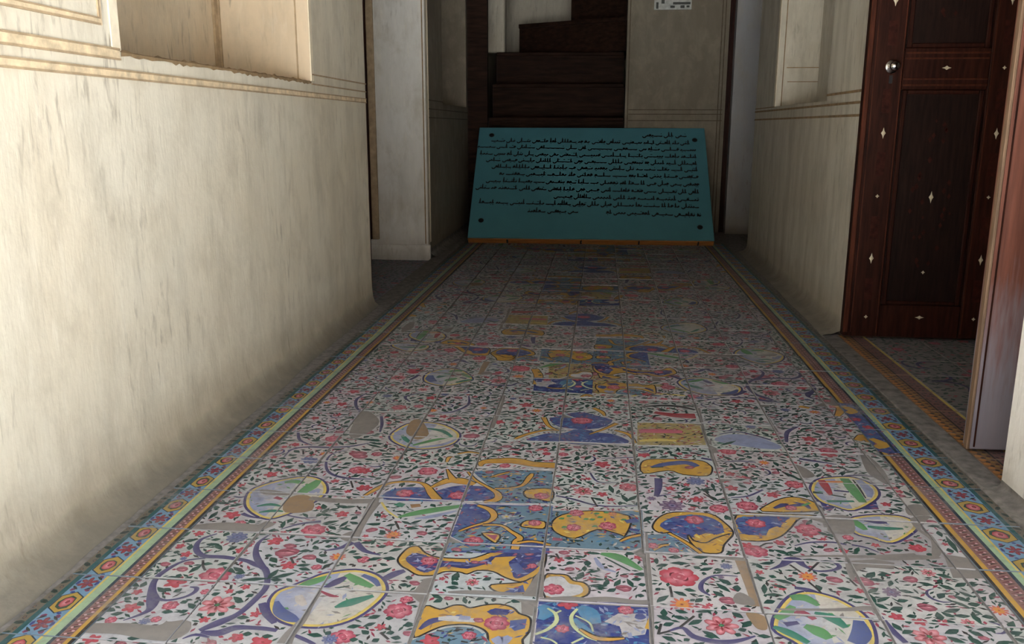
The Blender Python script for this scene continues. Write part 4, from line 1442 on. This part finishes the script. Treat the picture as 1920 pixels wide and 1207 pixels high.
for r in range(-2, 25):
    ya, yb = YR + TP * r, YR + TP * (r + 1)
    for ci in range(9):
        g = rng.uniform(1.2, 2.6); a, b = cols[ci] + g, cols[ci + 1] - g; c, d = ya + g, yb - g
        j = lambda: rng.uniform(-1.5, 1.5)
        Q = [(a + j(), c + j()), (b + j(), c + j()), (b + j(), d + j()), (a + j(), d + j())]
        if rng.random() < 0.30 and b - a > 100:      # a broken corner, mortar shows
            k = rng.randrange(4); p, q0, q1 = Q[k], Q[k - 1], Q[(k + 1) % 4]; u, v = rng.uniform(0.06, 0.22), rng.uniform(0.06, 0.22)
            Q[k:k + 1] = [tuple(p[i] + (q0[i] - p[i]) * u for i in (0, 1)), tuple(p[i] + (q1[i] - p[i]) * v for i in (0, 1))]
        w = worn.get((ci, r), max(0, rng.gauss(0.0, 0.10)))
        base = mixc(PAL['w'], PAL['x'], min(0.6, w)); base = tuple(v * rng.uniform(0.93, 1.03) for v in base)
        tile('tile', Q, items, BK_F, base, floor, rng.gauss(0, 0.0006))
    for nm, x0, x1 in (('border_tile', -1006, -866), ('border_tile', 759, 929)):
        y1, y2 = ya + 1.2, yb - 1.2
        tile(nm, [(x0, y1), (x1, y1 + rng.uniform(-1, 1)), (x1, y2), (x0, y2 + rng.uniform(-1, 1))], border_items, BK_B, PAL['l'], floor, rng.gauss(0, 0.0005))
MB().box(0.931, 0.998, 2.05, 3.62, -0.01, 0.003, 0.003).out('threshold', M_KERB, floor)
floor_r = MB().box(1.10, 2.9, 1.2, 6.2, -0.14, -0.0035).out('floor_right_room', M_MORTAR, kind='structure', label='tiled floor of the room behind the open right door', category='floor')
for r in range(8):
    ya = 2055 + 200 * r
    tile('border_tile', [(1001, ya), (1106, ya), (1106, ya + 197), (1001, ya + 197)], border_items, BK_B, PAL['o2'], floor_r)
    for c in range(5):
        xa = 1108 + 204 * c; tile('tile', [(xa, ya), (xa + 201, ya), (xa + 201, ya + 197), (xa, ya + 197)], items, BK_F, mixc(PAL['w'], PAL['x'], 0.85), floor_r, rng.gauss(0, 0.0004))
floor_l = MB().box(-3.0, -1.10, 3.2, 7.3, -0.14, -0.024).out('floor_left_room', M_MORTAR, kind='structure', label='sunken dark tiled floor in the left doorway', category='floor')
for r in range(8):
    ya = 4034 + 198 * r
    for c in range(4):
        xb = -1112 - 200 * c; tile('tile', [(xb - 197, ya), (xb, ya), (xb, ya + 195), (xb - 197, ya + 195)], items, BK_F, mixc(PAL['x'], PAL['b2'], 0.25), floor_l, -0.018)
MB().box(-1.110, -1.008, 4.03, 5.62, -0.02, -0.001, 0.004).out('threshold', M_KERB, floor)

# ------------------------------------------------------------------ staircase behind the board
stair = empty('staircase', (0, 6.54, 0), label='dark steep staircase turning left behind the leaning board', category='staircase')
def child(o, par):
    o.parent = par; o.matrix_parent_inverse = Matrix.Translation(-Vector(par.location)); return o
for k in range(6):
    y = 6.54 + 0.27 * k; z = 0.083 + 0.28 * k
    mb = MB().box(-0.953, 0.170, y + 0.012, 7.9 if k < 5 else 8.6, z - 0.28 if k else -0.003, z - 0.032)
    s_ = child(mb.out('step', M_STEP), stair); MB().box(-0.953, 0.170, y, y + 0.30, z - 0.0315, z, 0.006).out('tread', M_STEP, s_)
mb = MB().prism([(-0.79, 8.33), (0.195, 7.80), (0.195, 8.95), (-0.79, 8.95)], 1.485, 1.73).prism([(-0.795, 8.30), (0.195, 7.77), (0.195, 8.95), (-0.795, 8.95)], 1.73, 1.762)
child(mb.out('winder_step', M_STEP), stair)
mb = MB().prism([(-0.32, 8.42), (0.195, 8.15), (0.195, 8.95), (-0.32, 8.95)], 1.762, 2.04)
child(mb.out('winder_step', M_STEP), stair)
child(MB().box(-1.05, -0.885, 7.95, 8.12, 1.486, HC - 0.01, 0.01).out('newel_pillar', M_WALL_R, None), stair)

# ------------------------------------------------------------------ leaning information board
bd = empty('information_board', (-0.981, 6.364, 0.0), label='turquoise board of black Persian text leaning on the stairs', category='board')
ang = math.radians(43.83); bd.rotation_euler = (ang, 0, math.radians(1.394))
W_, L_, TH = 1.806, 1.150, 0.06
def pb(mb, name, mat, par=bd, **k): return mb.out(name, mat, par, **k)
pb(MB().box(0, W_, 0.006, L_, TH - 0.014, TH, 0.002), 'panel', M_TURQ)
xs_ = [0, 0.30, 0.845, 1.27, 1.70, W_]
for a, b in zip(xs_, xs_[1:]):
    bt = pb(MB().box(a + 0.001, b - 0.001, 0, 0.045, 0.0, TH - 0.0145, 0.002), 'bottom_batten', M_PINE)
    if b < W_: MB().box(b - 0.012, b - 0.001, -0.002, 0.02, 0.006, TH - 0.016).out('knot', M_BLACK, bt)
for x in (0.0, W_ - 0.045): pb(MB().box(x, x + 0.045, 0.047, L_ - 0.047, 0.0, TH - 0.0145, 0.002), 'side_batten', M_PINE)
pb(MB().box(0, W_, L_ - 0.045, L_, 0.0, TH - 0.0145, 0.002), 'top_batten', M_PINE)
for x, y in ((0.105, 1.062), (1.722, 1.016), (0.088, 0.168), (1.710, 0.125)):
    pb(MB().lathe([(0.021, -0.001), (0.021, 0.003), (0.014, 0.007), (0.004, 0.009)], 10, (x, y, TH), 'z'), 'screw', M_BLACK, smooth=True)
def script_line(s0, t0, s1, t1, seed, size=0.030, gap=0.0):
    """A line of cursive script, right to left: joined letter strokes over a base line, ascenders, bowls and dots."""
    rg = random.Random(seed); V = []; F = []
    def stroke(P):
        T = ribbon([(x * 1000, y * 1000, w * 1500) for x, y, w in P], (0, 0, 0), None, 3)
        for t in T:
            b = len(V); V.extend((p[0] / 1000, p[1] / 1000, TH + 0.0006) for p in t[:3]); F.append((b, b + 1, b + 2))
    slope = (t1 - t0) / (s1 - s0); x = s1; h = size
    base = lambda q: t0 + (q - s0) * slope
    while x > s0:
        n = rg.randint(2, 6); w = h * rg.uniform(0.32, 0.5); P = [(x, base(x) + h * 0.10, h * 0.12)]; x0 = x
        for k in range(n):
            u = rg.random(); xa = x - w * 0.5; xb = x - w
            if u < 0.22:      # ascender (alef, lam, kaf)
                stroke([(xa, base(xa) + h * rg.uniform(0.75, 1.05), h * 0.07), (xa - h * 0.02, base(xa) + h * 0.4, h * 0.15), (xa, base(xa), h * 0.12)])
                P.append((xa, base(xa), h * 0.14))
            elif u < 0.55: P += [(xa + w * 0.15, base(xa) + h * 0.24, h * 0.12), (xa, base(xa), h * 0.16)]
            elif u < 0.75: P += [(xa + w * 0.2, base(xa) + h * 0.30, h * 0.20), (xa - w * 0.1, base(xa) + h * 0.26, h * 0.18), (xa, base(xa) + h * 0.02, h * 0.15)]
            else: P.append((xa, base(xa) - h * 0.02, h * 0.17)); xb -= w * 0.8
            if rg.random() < 0.45:
                sy = rg.choice((0.52, -0.32)); dx = xa + rg.uniform(-0.2, 0.2) * w
                for q in range(rg.randint(1, 2)): stroke([(dx + q * h * 0.16, base(dx) + h * sy, h * 0.11), (dx + q * h * 0.16 + h * 0.10, base(dx) + h * sy + h * 0.03, h * 0.11)])
            x = xb; P.append((x, base(x) + h * 0.02, h * 0.13))
        if rg.random() < 0.55:        # closing bowl below the line
            P += [(x - h * 0.12, base(x) - h * 0.22, h * 0.15), (x - h * 0.42, base(x) - h * 0.30, h * 0.17), (x - h * 0.62, base(x) - h * 0.02, h * 0.06)]; x -= h * 0.62
        stroke(P); x -= h * rg.uniform(0.18, 0.34)
    return V, F
TXT = [(1.343, 1.058, 1.66, 1.056), (0.150, 0.995, 1.68, 0.973), (0.100, 0.928, 1.725, 0.901), (0.100, 0.851, 1.725, 0.826), (0.099, 0.784, 1.724, 0.753), (0.242, 0.710, 1.725, 0.687), (0.203, 0.636, 1.726, 0.615),
       (0.089, 0.562, 1.727, 0.537), (0.083, 0.490, 1.722, 0.459), (0.707, 0.405, 1.718, 0.383), (0.079, 0.342, 1.713, 0.315), (1.032, 0.251, 1.724, 0.233), (0.480, 0.257, 0.814, 0.256)]
for i, q in enumerate(TXT):
    V, F = script_line(*q, seed=31 + i, size=0.046 if i else 0.050)
    obj('text_line', V, F, M_INK, bd)

# ------------------------------------------------------------------ notice on the end pier
nt_ = empty('wall_notice', (0.515, 7.248, 1.74), label='small pale printed notice high on the end pier', category='notice')
child(MB().box(0.375, 0.664, 7.235, 7.248, 1.745, 2.0, 0.002).out('sheet', M_PAPER), nt_)
mb = MB()
for x0, x1, z0, z1 in ((0.50, 0.535, 1.757, 1.775), (0.578, 0.61, 1.756, 1.776), (0.625, 0.648, 1.760, 1.775), (0.39, 0.408, 1.752, 1.80), (0.52, 0.655, 1.782, 1.80), (0.43, 0.455, 1.79, 1.83), (0.48, 0.60, 1.83, 1.845), (0.42, 0.63, 1.88, 1.895), (0.42, 0.60, 1.92, 1.935)): mb.box(x0, x1, 7.2335, 7.2349, z0, z1)
child(mb.out('print', M_PAPERD), nt_)

# ------------------------------------------------------------------ open double door at right
def lozenge(name, x, z, rx, rz, y, par, mat=M_INLAY):
    n = 8; P = []
    for k in range(n):
        a = 2 * math.pi * k / n; r = 1.0 if k % 2 == 0 else 0.55; P.append((x + rx * r * math.cos(a), z + rz * r * math.sin(a)))
    V = [(px, y, pz) for px, pz in P] + [(x, y - 0.002, z)]; F = [(k, (k + 1) % n, n) for k in range(n)]
    return child(obj(name, V, F, mat), par)
def leaf_door(name, x0, y, label):
    """A leaf 0.59 m wide standing square to the hall wall, decorated face towards the camera at y."""
    d = empty(name, (x0 + 0.295, y, 0.012), kind='structure', label=label, category='door'); W = 0.59; T = 0.045; top = 2.36
    P = lambda mb, nm, mat=M_DOOR, **k: child(mb.out(nm, mat, **k), d)
    for a, b in ((x0, x0 + 0.137), (x0 + W - 0.137, x0 + W)): P(MB().box(a, b, y, y + T, 0.012, top, 0.003), 'stile')
    rails = [(0.012, 0.146), (0.992, 1.146), (1.86, 2.0), (2.24, top)]
    for a, b in rails: P(MB().box(x0 + 0.1375, x0 + W - 0.1375, y + 0.001, y + T - 0.001, a, b, 0.003), 'rail')
    for (a, b), mt in (((0.147, 0.991), M_DOORP), ((1.147, 1.859), M_DOORP), ((2.001, 2.239), M_DOORP)):
        p = P(MB().box(x0 + 0.138, x0 + W - 0.138, y + 0.016, y + T - 0.012, a, b), 'panel', mt)
        c, e = x0 + 0.145, x0 + W - 0.145
        m = MB().box(c, c + 0.016, y + 0.004, y + 0.016, a, b, 0.003).box(e - 0.016, e, y + 0.004, y + 0.016, a, b, 0.003).box(c + 0.017, e - 0.017, y + 0.004, y + 0.016, a, a + 0.016, 0.003).box(c + 0.017, e - 0.017, y + 0.004, y + 0.016, b - 0.016, b, 0.003)
        m.out('panel_moulding', M_DOOR, p)
    # bead along the meeting edge and carved rail frame
    P(MB().box(x0 - 0.004, x0 + 0.016, y - 0.012, y - 0.0005, 0.03, top, 0.003), 'edge_bead', M_DOORR)
    P(MB().box(x0 + 0.028, x0 + 0.032, y - 0.003, y - 0.0002, 0.03, top).box(x0 + 0.128, x0 + 0.132, y - 0.003, y - 0.0002, 0.03, top).box(x0 + W - 0.132, x0 + W - 0.128, y - 0.003, y - 0.0002, 0.03, top).box(x0 + W - 0.03, x0 + W - 0.026, y - 0.003, y - 0.0002, 0.03, top), 'bead', M_DOORR)
    for a, b in ((1.005, 1.012), (1.028, 1.034), (1.104, 1.110), (1.124, 1.131)):
        P(MB().box(x0 + 0.14, x0 + W - 0.14, y - 0.004, y + 0.0005, a, b, 0.001), 'bead', M_DOORR)
    cx = x0 + W / 2
    for z in (0.097, 1.072, 1.93): lozenge('inlay', cx, z, 0.018, 0.008, y - 0.0015 if z > 1 else y - 0.0005, d)
    lozenge('inlay', cx, 0.581, 0.009, 0.024, y + 0.0145, d); lozenge('inlay', cx, 0.28, 0.008, 0.008, y + 0.0145, d)
    for sx in (x0 + 0.085, x0 + W - 0.085):
        for z in (0.336, 0.828, 1.318, 1.80): lozenge('inlay', sx, z, 0.009, 0.022, y - 0.0005, d)
        for z in (0.095, 0.584, 1.072 if sx > cx else 1.56, 2.05): lozenge('inlay', sx, z, 0.008, 0.008, y - 0.0005, d)
        for z in (0.21, 0.46, 0.71, 0.95, 1.2, 1.44, 1.68): child(obj('marquetry', *(lambda mb: (mb.v, mb.f))(MB().box(sx - 0.016, sx + 0.016, y - 0.0012, y - 0.0002, z - 0.045, z + 0.045)), M_CARVE), d)
    # marquetry arabesque on the panels
    for zc, hh in ((0.581, 0.30), (1.5, 0.26)):
        mb = MB(); rg = random.Random(3)
        for k in range(34):
            a = rg.uniform(-1, 1); wv = 0.075 * (1 - abs(a)) + 0.02; px = cx + rg.choice((-1, 1)) * rg.uniform(0.2, 1) * wv; pz = zc + a * hh; s = rg.uniform(0.004, 0.009)
            mb.quad((px - s, y + 0.0152, pz), (px, y + 0.0152, pz - s * 1.6), (px + s, y + 0.0152, pz), (px, y + 0.0152, pz + s * 1.6))
        child(mb.out('marquetry', M_CARVE, kind='stuff'), d)
    mb = MB(); pts = [(cx + 0.105 * math.cos(t), y + 0.013, 1.33 - 0.085 * math.sin(t), ) for t in [math.pi * k / 14 for k in range(15)]]
    for a, b in zip(pts, pts[1:]): mb.quad((a[0], a[1], a[2] - 0.006), (b[0], b[1], b[2] - 0.006), (b[0], b[1], b[2] + 0.010), (a[0], a[1], a[2] + 0.010))
    child(mb.out('carved_arch', M_DOORP), d)
    return d
d1 = leaf_door('door_1', 1.003, 3.58, 'dark inlaid wooden door leaf with a steel knob, open square to the hall')
kb = child(MB().lathe([(0.026, 0.0), (0.026, 0.003), (0.022, 0.006), (0.012, 0.008), (0.010, 0.022), (0.013, 0.027), (0.018, 0.033), (0.019, 0.040), (0.015, 0.047), (0.006, 0.051), (0.001, 0.052)], 20, (1.096, 3.58, 1.077), 'y').out('knob', M_CHROME, smooth=True), d1)
child(MB().box(1.090, 1.102, 3.576, 3.5799, 1.015, 1.045).out('keyhole_plate', M_BLACK), d1)
# the near leaf, seen from its weathered side
d2 = empty('door_2', (1.28, 2.29, 0.012), kind='structure', label='weathered reddish brown door leaf at the near side of the right doorway', category='door')
child(MB().box(0.9945, 1.10, 2.29, 2.335, 0.012, 2.36, 0.003).out('stile', M_WEATH), d2)
child(MB().box(0.986, 0.9940, 2.287, 2.309, 0.012, 2.36, 0.002).out('edge_bead', M_WEDGE), d2)
child(MB().box(1.003, 1.007, 2.2875, 2.2898, 0.02, 2.36).out('bead', M_DOOR), d2)
child(MB().box(1.10, 1.475, 2.30, 2.325, 0.012, 2.36).out('panel', M_WEATH), d2)
child(MB().box(1.475, 1.575, 2.29, 2.335, 0.012, 2.36, 0.003).out('stile', M_WEATH), d2)
